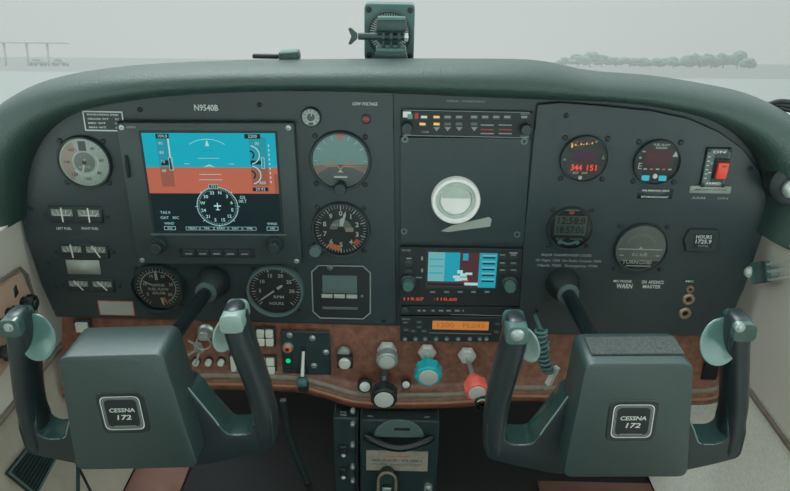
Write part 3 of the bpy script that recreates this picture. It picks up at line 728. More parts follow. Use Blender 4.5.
def stack_unit(corners, name, label, cat, depth=.004, m='black', n0=-.002):
    cs = px_poly(corners); x = sum(p[0] for p in cs)/4; y = sum(p[1] for p in cs)/4
    t = thing(name, label, cat, (x, y, n0)); b = MB(); b.m(m).prism([(a-x, c-y) for a, c in cs], 0, depth, .0008, 1); b.build('faceplate', t)
    return t, x, y
t, x, y = stack_unit([(401, 110), (533, 112), (531, 137), (401, 136)], 'audio_panel', 'slim audio selector at the top of the centre stack with rows of tiny lit buttons', 'radio')
def put(b, m, px, py, wp, hp, z, text=None):
    a, c = U(px, py); s_ = sc(px, py)
    if text: b.m(m).text(text, a-x, c-y, hp*s_, z, True, wp*s_)
    else: b.m(m).quad(a-x, c-y, wp*s_, hp*s_, z)
b = MB()
b.m('print_grey'); 
put(b, 'print_grey', 466, 110.8, 126, .7, .0044); put(b, 'print_grey', 466, 136, 126, .7, .0044); put(b, 'paper', 407, 114, 8, 6, .0044); put(b, 'dial_teal', 410, 116, 5, 5, .0046)
put(b, 'led_dim', 416.5, 115.5, 3.5, 6, .0046)
for k, (px, m) in enumerate([(424, 'paper'), (436.5, 'led_amber'), (447.5, 'print_grey'), (459, 'print_grey'), (474, 'print_grey'), (485, 'print_grey'), (496, 'print_grey'), (507, 'print_grey'), (524, 'print_grey')]):
    put(b, m, px, 116.5, 6, 2.4, .0046)
for k, (px, m) in enumerate([(422.5, 'led_amber'), (436.5, 'led_amber'), (447.5, 'lcd_grey'), (459, 'lcd_grey'), (474, 'lcd_grey')]): put(b, m, px, 123.5, 6, 2.6, .0046)
for px in (436.5, 447.5, 459, 474):
    a, c = U(px, 129); b.m('print_grey').flat([(a-x-.004, c-y+.003), (a-x+.004, c-y+.003), (a-x, c-y-.002)], .0046)
put(b, 'print_grey', 425, 131.5, 7, 2, .0046, 'COM')
for px in (487, 505):
    for py, m in ((124.5, 'print_grey'), (129, 'led_dim'), (133, 'print_grey')): put(b, m, px, py, 13, 1.2, .0046)
put(b, 'print_grey', 525, 113.5, 9, 1.6, .0046, 'PILOT'); put(b, 'print_grey', 524, 136, 9, 1.6, .0046, 'VOLUME'); put(b, 'print_grey', 408, 133.5, 7, 1.6, .0046, 'VOL'); b.build('markings', t)
for (px, py, rr) in ((407, 126, .0065), (525, 127.5, .0065)):
    a, c = U(px, py); knob(t, a-x, c-y, rr, .012, 'bezel', z=.003)
for k, (px, py) in enumerate([(424, 116.5), (436.5, 116.5), (447.5, 116.5), (459, 116.5), (474, 116.5), (485, 116.5), (496, 116.5), (507, 116.5), (422.5, 123.5), (436.5, 123.5), (447.5, 123.5), (459, 123.5), (474, 123.5)]):
    a, c = U(px, py); b = MB(); b.m('bezel').box(a-x, c-y, .0036, .0095, .0062, .0009, .0003, 1); b.build('button', t)
a, c = U(466, 102); b = MB(); b.m('print_grey').text('CESSNA · N9540B RADIO', a, c, .0022, -.0033, True, .046); tag(b.build('printed_wording', mw=UVN, loc=(a, c, -.0033)), 'tiny pale line of wording above the audio selector', 'lettering')

# GPS navigator
t, x, y = stack_unit([(400, 246), (522, 248), (519.5, 305), (399.5, 304)], 'navigation_radio', 'navigation radio with a bright blue and maroon map screen', 'radio', depth=.006)
s0 = U(428.5, 250.5); s1 = U(494.8, 286.3); sx = (s0[0]+s1[0])/2-x; sy = (s0[1]+s1[1])/2-y; sw = s1[0]-s0[0]; sh = s0[1]-s1[1]; Z = .0064
b = MB(); b.m('bezel').box(sx, sy, .0055, sw+.006, sh+.006, .0006); b.m('scr_maroon').quad(sx, sy, sw, sh, Z)
def q2(m, fx, fy, fw_, fh_, dz=.0001): b.m(m).quad(sx-sw/2+sw*fx, sy+sh/2-sh*fy, sw*fw_, sh*fh_, Z+dz)
q2('scr_pale', .12, .42, .24, .84); q2('scr_cyan', .35, .42, .22, .84); q2('scr_maroon', .60, .42, .28, .84); q2('scr_cyan', .87, .5, .26, 1.0)
for k in range(5): q2('scr_black', .88, .13+.17*k, .18, .04, .0003); q2('scr_pale', .88, .07+.17*k, .2, .04, .0002)
for k in range(3): q2('scr_cyan', .12, .2+.2*k, .2, .03, .0003)
q2('scr_black', .28, .93, .55, .06, .0003); q2('scr_white', .64, .9, .2, .08, .0003); q2('scr_red', .55, .80, .1, .05, .0003)
for (fx, fy, a_, c_) in ((.47, .55, .08, .1), (.52, .64, .10, .1), (.42, .70, .1, .08), (.60, .60, .10, .07), (.52, .75, .12, .08), (.45, .78, .1, .07)): q2('scr_white', fx, fy, a_, c_, .0004)
q2('scr_cyan', .54, .12, .08, .2, .0002)
b.build('screen', t)
b = MB()
for px in (432.5, 446.4, 459.8, 473, 486.7): put(b, 'print_grey', px, 290, 4.5, 1.4, .0078)
for py in (254, 262, 269): 
    for px in (502, 513): put(b, 'print_grey', px, py-.5, 5, 1.2, .0064)
put(b, 'print_grey', 406, 249, 9, 2, .0064, 'GNS 430'); put(b, 'print_grey', 409, 257, 5, 1.4, .0064); put(b, 'print_grey', 422, 257, 2, 4, .0064); put(b, 'print_grey', 422, 269, 2, 4, .0064); put(b, 'print_grey', 418, 276, 8, 1.4, .0064); put(b, 'print_grey', 513, 251.5, 8, 1.6, .0064)
b.build('markings', t)
for px in (432.5, 446.4, 459.8, 473, 486.7):
    a, c = U(px, 290); b = MB(); b.m('bezel').box(a-x, c-y, .0058, .0095, .0045, .0018, .0004, 1); b.build('button', t)
for py in (255, 263, 270):
    for px in (502, 513):
        a, c = U(px, py); b = MB(); b.m('bezel').box(a-x, c-y, .0055, .0105, .006, .0008, .0003, 1); b.build('button', t)
for px, py in ((408.5, 262), (408.5, 271)):
    a, c = U(px, py); b = MB(); b.m('bezel').lathe(a-x, c-y, [(.0055, .0058), (.0055, .008), (0, .0085)], 20); b.build('button', t)
for px, py in ((408, 285), (510, 286.5)):
    a, c = U(px, py, .02); b = MB(); b.m('bezel').lathe(a-x, c-y, [(.0105, .006), (.0105, .016), (.009, .0175)], 40, star=18, amp=.04); b.m('mount').lathe(a-x, c-y, [(.0072, .017), (.0072, .027), (.006, .0285), (0, .0285)], 36, star=12, amp=.05); b.build('knob', t)
# frequency readout
b = MB(); put(b, 'led_mid', 413, 297.6, 20, 3.4, .0064, '119.07'); put(b, 'led_mid', 445, 297.8, 23, 3.4, .0064, '·110.60'); o = b.build('readout', t); o['label'] = 'glowing red frequency digits'
# slim unit
t, x, y = stack_unit([(399.5, 305), (519.5, 306), (518.5, 314), (399.8, 314)], 'distance_unit', 'slim dark unit between the map radio and the orange display radio', 'radio', depth=.005)
b = MB()
for px, wp in ((419, 3), (424, 3), (433, 3), (441, 4.5), (448.5, 4.5), (457, 4.5), (463, 1.5)): put(b, 'print_grey', px, 309.5, wp, 1.8, .0053)
put(b, 'print_grey', 480, 314, 60, .6, .0053); b.build('markings', t)
a, c = U(405, 308); b = MB(); b.m('bezel').lathe(a-x, c-y, [(.005, .004), (.005, .009), (0, .0095)], 20); b.build('knob', t)
a, c = U(507, 309); b = MB(); b.m('bezel').lathe(a-x, c-y, [(.005, .004), (.005, .009), (0, .0095)], 20); b.build('knob', t)
# transponder
t, x, y = stack_unit([(399.8, 315), (518, 316), (516, 341), (400.5, 340)], 'radio_receiver', 'radio with a glowing orange display at the bottom of the centre stack', 'radio', depth=.006)
s0 = U(432.5, 319); s1 = U(488, 328.8); b = MB(); sx = (s0[0]+s1[0])/2-x; sy = (s0[1]+s1[1])/2-y; sw = s1[0]-s0[0]; sh = s0[1]-s1[1]
b.m('scr_orange').quad(sx, sy, sw, sh, .0063); b.m('scr_orange_dim').text('1200   FL045', sx, sy, sh*.55, .0065, True, sw*.85); b.build('screen', t)
b = MB()
for px in (405, 415.5, 425, 436, 446.5, 458, 469.5, 479.5, 486): put(b, 'print_grey', px, 337, 2.6, 2.2, .0084)
put(b, 'print_grey', 460, 331.8, 62, .6, .0064); put(b, 'print_grey', 406, 317.5, 8, 1.5, .0064, 'KING'); b.build('markings', t)
for px in (405, 415.5, 425, 436, 446.5, 458, 469.5, 479.5, 486):
    a, c = U(px, 337); b = MB(); b.m('bezel_light').lathe(a-x, c-y, [(.0032, .0058), (.0032, .008), (0, .0083)], 14); b.build('button', t)
for px, py in ((405.5, 320.5), (406, 328), (419, 320), (419, 325), (413, 329), (424, 329), (497, 322), (496, 330), (508, 322), (509, 331)):
    a, c = U(px, py); b = MB(); b.m('bezel').box(a-x, c-y, .0058, .0085, .005, .0015, .0004, 1); b.m('print_grey').quad(a-x, c-y, .005, .0009, .0076); b.build('button', t)

# ================================================================== RED ROCKER, HOUR METER, JACKS
x, y, w, h = rect(702, 147, 727, 186); t = thing('locator_switch', 'red rocker switch in a small framed black plate at the upper right of the panel', 'switch', (x, y, RN), rot=0)
b = MB(); b.m('black').box(0, 0, 0, w, h, .003, .0008, 1); b.m('lcd_grey').quad(0, 0, w*.9, h*.94, .0032); b.m('plate_deep').quad(w*.12, 0, w*.55, h*.78, .0034); b.build('plate', t)
b = MB(); b.m('print_white').text('ON', 0, h*.40, .0032, .0036, True, w*.5).text('ARMED', 0, -h*.40, .0028, .0036, True, w*.6)
for k in range(6): b.m('print_white').quad(-w*.36, h*(.28-.11*k), w*.1, .0012, .0036)
b.m('dial_teal').disc(-w*.22, h*.12, .0037, .0022, 12); b.m('print_white').quad(-w*.23, -h*.12, .004, .0012, .0037); b.build('lettering', t)
b = MB(); b.m('black').box(w*.18, -h*.02, .003, w*.58, h*.52, .0025, .0006, 1); b.build('switch_collar', t)
b = MB(); b.m('rocker_red').box(w*.18, -h*.02, .005, w*.42, h*.42, .006, .0012, 2, M=Matrix.Rotation(math.radians(5), 4, 'X')); b.m('rubber').text('ON', w*.18, h*.09, .0022, .0122, True); o = b.build('rocker', t); o['label'] = 'red rocker'
for sx_ in (-1, 1):
    for sy_ in (-1, 1):
        b = MB(); b.m('black').lathe(sx_*w*.42, sy_*h*.45, [(.0026, .003), (.0026, .0042), (0, .0046)], 12); b.build('screw', t)
x, y, w, h = rect(682, 228, 717, 250); t = thing('hour_meter', 'small six-sided hour meter on the right plate beneath the red rocker switch', 'meter', (x, y, RN))
b = MB(); b.m('bezel').prism([(-w/2, 0), (-w*.38, h/2), (w*.42, h/2), (w/2, h*.25), (w/2, -h*.3), (w*.42, -h/2), (-w*.38, -h/2)], 0, .004, .001, 1); b.build('housing', t)
b = MB(); b.m('black').quad(w*.05, 0, w*.56, h*.62, .0042); b.m('print_white').text('HOURS', w*.05, h*.18, h*.15, .0045, True, w*.45).text('1725.9', w*.05, -h*.03, h*.17, .0045, True, w*.45); b.m('print_grey').text('TOTAL', w*.08, -h*.23, h*.1, .0045, True); b.build('readout', t)
x, y = 0, 0
for (px, py, rp_, lab, nm) in ((689, 288, 4.0, 'smallest of the three round sockets at the lower right of the panel, topmost', 'socket'), (687.5, 298, 6.2, 'middle of the three round brass-rimmed sockets on the lower right plate', 'socket'), (684, 312, 6.2, 'lowest of the three round brass-rimmed sockets on the lower right plate', 'socket')):
    a, c = U(px, py); r = rp_*sc(px, py); t = thing('headset_socket', lab, 'socket', (a, c, RN), 'sockets on the lower right plate')
    b = MB(); b.m('brass').ring(0, 0, [(r, 0), (r, .002), (r*.85, .0035), (r*.55, .0035), (r*.45, .001)], 24); b.build('rim', t)
    b = MB(); b.m('rubber').disc(0, 0, .0012, r*.5, 16); b.build('hole', t)

# ================================================================== LOWER WOOD-LOOK PANEL
BOT = [(62, 398), (120, 395), (200, 390), (260, 391), (300, 393), (328, 400), (352, 407), (380, 409), (430, 409), (470, 407), (500, 402), (540, 402), (620, 403), (680, 405), (712, 404), (724, 396)]
def lower_panel():
    N = 60; Bt = lerp_list(BOT, N)
    t = thing('lower_panel', 'reddish brown wood-look lower panel strip running under both instrument plates', 'panel', (0, -.15, 0))
    def station(px, py, dpx, n): return U(px, py-dpx, n)
    rows = [('top', 0), (26, .002), (22, .003), (19, .006), (16, .010), (7, .013), (5, .013), (2, .012), (0, .008), (0, -.03)]
    b = MB(); b.m('wood'); vs = []
    for (px, py) in Bt:
        ty = 314 + (px-56)*.024
        for k, (d, n) in enumerate(rows):
            q = U(px, ty, -.004) if d == 'top' else U(px, py-d, n if n > 0 else .008)
            vs.append((q[0], q[1]+.15, -.004 if d == 'top' else n))
    m = len(rows); b.raw(vs, [(k*m+j, k*m+j+1, (k+1)*m+j+1, (k+1)*m+j) for k in range(N-1) for j in range(m-1)]); b.build('fascia', t, sharp=70)
    for (d0, n, rr_, mm_) in ((13.5, .0112, .0048, 'trim_tan'), (5.5, .0128, .0026, 'lip_tan')):
        b = MB(); b.m(mm_); pts = []
        for (px, py) in Bt: q = U(px, py-d0, n); pts.append((q[0], q[1]+.15, n))
        b.tube(pts, rr_, 8, flat=.45); o = b.build('trim_strip', t); o['label'] = 'dull tan trim band' if rr_ > .003 else 'bright tan lip'
lower_panel()
def wn(py, n=.0): return .003

def wp(px, py, n=.003):
    a, c = U(px, py, n); return a, c, n
# white square switch at far left
def rocker_bank(x0, y0, x1, y1, cols, rows_, label, group=None):
    x, y, w, h = rect(x0, y0, x1, y1, .003); t = thing('rocker_switch', label, 'switch', (x, y, .001), group)
    b = MB(); b.m('black').box(0, 0, 0, w, h, .004, .0008, 1); b.build('frame', t)
    for i in range(cols):
        for j in range(rows_):
            cw = w*.88/cols; ch = h*.88/rows_
            b = MB(); b.m('switch_white').box(-w*.44+cw*(i+.5), -h*.44+ch*(j+.5), .003, cw*.86, ch*.86, .005, .0008, 1); b.build('rocker', t)
    return t
rocker_bank(75, 320, 91, 332, 1, 1, 'lone white rocker switch at the far left end of the wood strip')
rocker_bank(255.5, 327, 275.5, 346, 2, 2, 'upper bank of four white rockers right of the left control wheel grip')
rocker_bank(255.5, 355, 277, 374, 2, 2, 'lower bank of four white rockers right of the left control wheel grip')
rocker_bank(230, 353, 244, 372, 2, 1, 'pair of white rockers half hidden behind the left control wheel grip')
for k, px in enumerate((196.5, 209, 221.5)):
    a, c, n = wp(px, 361); t = thing('circuit_breaker', ['leftmost', 'middle', 'rightmost'][k]+' of three small round pale breaker buttons on the wood strip', 'circuit breaker', (a, c, .001), 'round breaker buttons')
    b = MB(); b.m('black').lathe(0, 0, [(.0062, 0), (.0062, .003), (.005, .0035)], 20); b.build('collar', t)
    b = MB(); b.m('switch_white').lathe(0, 0, [(.0045, .003), (.0045, .009), (.0035, .0105), (0, .0108)], 20); b.build('button', t)
# ignition and key ring
a, c, n = wp(206, 332); t = thing('ignition_lock', 'round ignition lock with a key in it beside the left control column', 'ignition lock', (a, c, .001))
b = MB(); b.m('steel').ring(0, 0, [(.012, 0), (.012, .003), (.0095, .006), (.006, .006), (.006, 0)], 28); b.build('collar', t)
b = MB(); b.m('black').lathe(0, 0, [(.0062, 0), (.0062, .005), (0, .005)], 20); b.build('barrel', t)
t2 = thing('key_bunch', 'small bunch of silver keys hanging from the ignition lock', 'keys', (a, c, .007))
b = MB(); b.m('steel').prism([(-.0055, -.004), (.0055, -.004), (.0075, .004), (.004, .009), (-.004, .009), (-.0075, .004)], .001, .013, .001, 1); o = b.build('ignition_key', t2)
b = MB(); b.m('steel').tube([(.0 + .010*math.cos(k*PI/8), -.008+.010*math.sin(k*PI/8), .012+.002*math.sin(k*PI/4)) for k in range(17)], .0009, 8, False); b.build('split_ring', t2)
for ang, ln in ((215, .026), (250, .030), (150, .018)):
    R_ = Matrix.Translation((-.004, -.014, .012)) @ Matrix.Rotation(math.radians(ang), 4, 'Z')
    b = MB(); b.m('steel').lathe(0, 0, [(.0055, -.0008), (.0055, .0008), (.0015, .0008)], 14, M=R_ @ Matrix.Translation((.005, 0, 0))).box(ln*.5+.006, 0, -.0006, ln-.010, .0032, .0012, M=R_)
    b.build('key', t2)
# plain white round knob behind the grip (primer) 
# avionics / gear plate
x, y, w, h = rect(282, 331, 330.5, 374, .003); t = thing('flap_control', 'black plate with flap lever, copper-coloured knob and green lamp', 'flap control', (x, y, .002))
b = MB(); b.m('plate_deep').box(0, 0, 0, w, h, .004, .001, 1); b.m('rubber').box(-.003, -.006, .0038, .007, .036, .0006); b.build('plate', t)
def loc(px, py, n=.006): a, c = U(px, py, n); return a-x, c-y
a, c = loc(288, 347); b = MB(); b.m('steel').lathe(a, c, [(.0075, .003), (.0075, .008), (.0062, .010), (.0062, .003)], 26); b.m('print_orange').lathe(a, c, [(.006, .004), (.006, .0095), (.0028, .011)], 24); b.m('rubber').disc(a, c, .0113, .0028, 12); o = b.build('knob', t); o['label'] = 'silver knob with copper centre'
a, c = loc(288.5, 360); b = MB(); b.m('black').box(a, c, .004, .011, .011, .002, .0005, 1); b.m('led_green').lathe(a, c, [(.0036, .0058), (.0032, .0075), (0, .0082)], 18); o = b.build('lamp', t); o['label'] = 'lit green lamp'
a, c = loc(288, 370); b = MB(); b.m('black').box(a, c, .004, .012, .005, .003, .0005, 1); b.build('toggle', t)
for p in ((289.5, 335), (312.5, 338), (326, 352), (314, 365.5)):
    a, c = loc(*p); b = MB(); b.m('steel').lathe(a, c, [(.0042, .004), (.0042, .0052), (0, .0062)], 16); b.m('rubber').quad(a, c, .005, .0008, .0066); b.build('screw', t)
a, c = loc(303.5, 351); a2, c2 = loc(302, 382, .03)
b = MB(); b.m('alu').tube([(a, c, .005), (a-.0002, (c+c2)/2+.004, .012), (a2, c2+.006, .024)], [.0022, .0024, .0028], 10); b.build('lever', t)
b = MB(); b.m('mount').box(a2, c2-.001, .018, .014, .012, .014, .003, 2); b.build('lever_grip', t)
b = MB(); b.m('rubber').box(a2, c2-.014, .012, .014, .016, .01, .002, 1); b.build('lever_boot', t)

def push_knob(px, py, name, label, cat, rp_, h, m, cap='alu', ncol='steel_dark', collar=None, group=None, star=0, shaft=True, tilt=True, front=None, n=.004):
    """a control pushed into the panel: collar, shaft, knob"""
    a, c = U(px, py, n); t = thing(name, label, cat, (a, c, .002), group)
    if collar: b = MB(); b.m(ncol).lathe(0, 0, [(collar, 0), (collar, .006), (collar*.85, .009), (collar*.5, .009)], 6 if ncol == 'alu' else 26); b.build('collar', t)
    # knob axis points at front pixel at depth h
    fx, fy = U(front[0], front[1], h) if front else (a, c)
    v = Vector((fx-a, fy-c, h)); L = v.length; M = v.to_track_quat('Z', 'Y').to_matrix().to_4x4()
    r = rp_*sc(px, py, h)
    if shaft: b = MB(); b.m('steel').lathe(0, 0, [(.003, 0), (.003, L*.7)], 14, M=M); b.build('shaft', t)
    b = MB(); kl = min(L*.75, .028); z0 = L-kl
    b.m(m).lathe(0, 0, [(r*.55, z0), (r*.6, z0+kl*.15), (r, z0+kl*.4), (r, z0+kl*.92), (r*.88, z0+kl)], 40, M=M, star=star, amp=.04 if star else 0); b.build('knob', t)
    if cap: b = MB(); b.m(cap).lathe(0, 0, [(r*.74, z0+kl*.99), (r*.72, z0+kl*1.04), (r*.4, z0+kl*1.07), (0, z0+kl*1.08)], 28, M=M); b.build('knob_cap', t)
    return t
def square_knob():
    a, c = U(344, 352, .003); t = thing('square_push_switch', 'black square push control with round silver button right of the flap lever', 'switch', (a, c, .002))
    fx, fy = U(344.5, 366.5, .022)
    b = MB(); b.m('steel').lathe(0, 0, [(.009, 0), (.009, .006), (.007, .009), (0, .009)], 26); b.build('collar', t)
    b = MB(); b.m('black').box(fx-a, fy-c+.003, .004, .021, .019, .012, .002, 2); b.build('housing', t)
    b = MB(); b.m('alu').lathe(fx-a, fy-c+.003, [(.0082, .0155), (.0082, .019), (.007, .0205), (0, .021)], 26); b.build('button', t)
square_knob()
def throttle():
    push_knob(387, 350, 'primer_control', 'fat silver push control above the black throttle knob', 'control knob', 11, .026, 'steel', 'alu', 'alu', .0135, front=(387, 361.5))
    push_knob(384, 374, 'throttle', 'large black throttle knob with silver end at the centre bottom of the wood strip', 'throttle', 13.5, .055, 'black', 'alu', 'steel_dark', .006, front=(384, 399), star=12)
    push_knob(364.5, 382, 'small_push_knob', 'small black knob with silver end left of the throttle knob', 'control knob', 7.2, .018, 'black', 'alu', 'steel_dark', .005, front=(365, 386))
    push_knob(406, 382, 'small_push_knob', 'smallest black knob with silver end right of the throttle knob', 'control knob', 5, .012, 'black', 'alu', 'steel_dark', .004, front=(406, 384))
    push_knob(427, 352, 'propeller_control', 'turquoise propeller control knob with silver centre', 'control knob', 13.5, .05, 'knob_teal', 'alu', 'alu', .0125, front=(428.5, 376.5), star=8)
    global MIX
    MIX = push_knob(467, 355, 'mixture_control', 'coral red mixture control knob with silver centre', 'control knob', 12, .075, 'knob_red', 'alu', 'alu', .0125, front=(477, 392), star=8)
throttle()
# toggle by the coiled cord
a, c = U(547, 343, .003); t = thing('toggle_switch', 'small silver toggle on the wood strip behind the coiled cord', 'switch', (a, c, .002))
b = MB(); b.m('steel_dark').lathe(0, 0, [(.006, 0), (.006, .003), (.003, .005)], 6); b.build('nut', t)
b = MB(); b.m('steel').tube([(0, 0, .003), (0, -.004, .014)], [.0016, .0026], 10); b.build('lever', t)

# glovebox end of the lower panel
x, y, w, h = rect(694, 342, 722, 382, .004); t = thing('map_pocket', 'dark recessed pocket at the right end of the wood strip', 'pocket', (x, y, .002))
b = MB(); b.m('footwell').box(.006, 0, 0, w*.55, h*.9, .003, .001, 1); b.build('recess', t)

# ================================================================== PEDESTAL
def pedestal():
    NP = .03
    cx, cy = U(388, 450, NP); t = thing('pedestal', 'black centre pedestal below the throttle with a worn cream placard', 'pedestal', (cx, cy, NP))
    s_ = sc(400, 450, NP)
    def P(px, py, n=NP): a, c = U(px, py, n); return a-cx, c-cy
    a, c = P(399, 455); b = MB(); b.m('plate_deep').box(a, c-.02, -.05, 78*s_, .16, .05, .002, 1); b.build('front_face', t)
    a, c = P(346, 455); b = MB(); b.m('plate_deep').box(a, c-.02, -.05, 25*s_, .16, .044, .002, 1); b.build('side_column', t)
    a, c = P(356.5, 455); b = MB(); b.m('black').tube([(a, c+.05, -.004), (a, c-.08, -.004)], .003, 8); b.build('chain', t)
    for py in (412, 425, 446, 468, 482):
        a, c = P(352.5, py); b = MB(); b.m('steel').lathe(a, c, [(.0035, -.006), (.0035, 0), (.002, .002), (0, .0022)], 14); b.build('stud', t)
    for py in (452, 474):
        a, c = P(343, py); b = MB(); b.m('black').box(a, c, -.006, .012, .018, .006, .002, 1); b.m('steel').ball(a+.001, c-.004, .003, .004, .003, .003, seg=12); b.build('toggle', t)
    a, c = P(343, 417); b = MB(); b.m('print_grey').text('PULL', a, c+.004, .003, -.0056, True).text('TRIM', a, c-.001, .003, -.0056, True)
    a, c = P(370, 416); b.text('ON', a, c, .003, .0004, True); a, c = P(427, 417); b.text('OFF', a, c, .003, .0004, True); b.build('lettering', t)
    # selector: half disc with slot, curved rim bar
    a, c = P(399, 436); r = 25*s_; b = MB(); b.m('bezel_light').prism([(a+r*math.cos(math.radians(k)), c+r*.85*math.sin(math.radians(k))) for k in range(0, 181, 12)], 0, .004, .001, 1)
    b.m('rubber').box(a+.004, c+r*.42, .0038, .022, .004, .0006); b.build('selector_plate', t)
    b = MB(); pts = [(a-r*1.35+2.7*r*k/12, c+.004-.010*math.sin(PI*k/12), .006+.012*math.sin(PI*k/12)) for k in range(13)]
    b.m('black_gloss').tube(pts, [.004]+[.006]*11+[.004], 12); b.build('selector_bar', t)
    a, c = P(397, 460.5); b = MB(); b.m('paper_worn').box(a, c, 0, 62*s_, 25*s_, .0015, .0004, 1); b.m('print_red').quad(a, c+.009, .032, .0016, .0018)
    b.m('bezel_light').text('BRAKE  PUSH', a, c+.001, .0045, .0018, True, 50*s_).text('FUEL SHUTOFF', a, c-.006, .003, .0018, True, 50*s_); o = b.build('placard', t); o['label'] = 'worn cream placard with faded wording'
    a, c = P(428, 486); b = MB(); b.m('steel').lathe(a, c, [(.006, 0), (.006, .006), (0, .008)], 20); b.build('knob', t)
pedestal()
a, c = U(387, 484, .05); t = thing('latch_handle', 'tan rimmed arch-shaped latch handle in front of the pedestal placard', 'handle', (a, c, .031))
b = MB(); pts = [(-.0125, -.035, .018)]+[(.0125*math.cos(math.radians(k)), .006+.0135*math.sin(math.radians(k)), .018) for k in range(180, -1, -15)]+[(.0125, -.035, .018)]
b.m('trim_tan').tube(pts, .0022, 10); b.build('rim', t)
b = MB(); b.m('mount_dark').prism([(p[0]*.85, p[1]*.9) for p in pts], .0, .016, .001, 1); b.build('body', t)
b = MB(); b.m('steel').box(0, -.010, .016, .013, .010, .006, .002, 2); b.m('rubber').box(0, -.004, .0165, .012, .002, .004); b.build('latch', t)

# hanging tube in the footwell
pts = [Vector((U(px, py, -.05)[0], U(px, py, -.05)[1], .05)) for px, py in ()]
b = MB(); pts = []
for px, py in ((283, 400), (287, 425), (294, 450), (302, 470), (312, 492), (325, 515)): q = U(px, py, -.05); pts.append((q[0], q[1], -.05))
b.m('bezel').tube(lerp_list(pts, 20), .0052, 10); tag(b.build('hanging_hose', mw=UVN, loc=pts[-1]), 'thin dark hose hanging in the footwell left of the pedestal', 'hose')
b = MB(); pts = []
for px, py in ((78, 462), (78, 480), (78, 500), (78, 520)): q = U(px, py, .1); pts.append((q[0], q[1], .1))
b.m('mount_dark').tube(pts, .0028, 8); tag(b.build('thin_rod', mw=UVN, loc=pts[-1]), 'thin dark rod beneath the left control wheel hub', 'rod')
b = MB(); pts = []
for px, py in ((76, 462), (84, 478), (93, 496), (100, 512)): q = U(px, py, .08); pts.append((q[0], q[1], .08))
b.m('rubber').tube(pts, .0018, 8); tag(b.build('black_wire', mw=UVN, loc=pts[-1]), 'black wire slanting away from the thin rod beneath the left control wheel', 'wire')

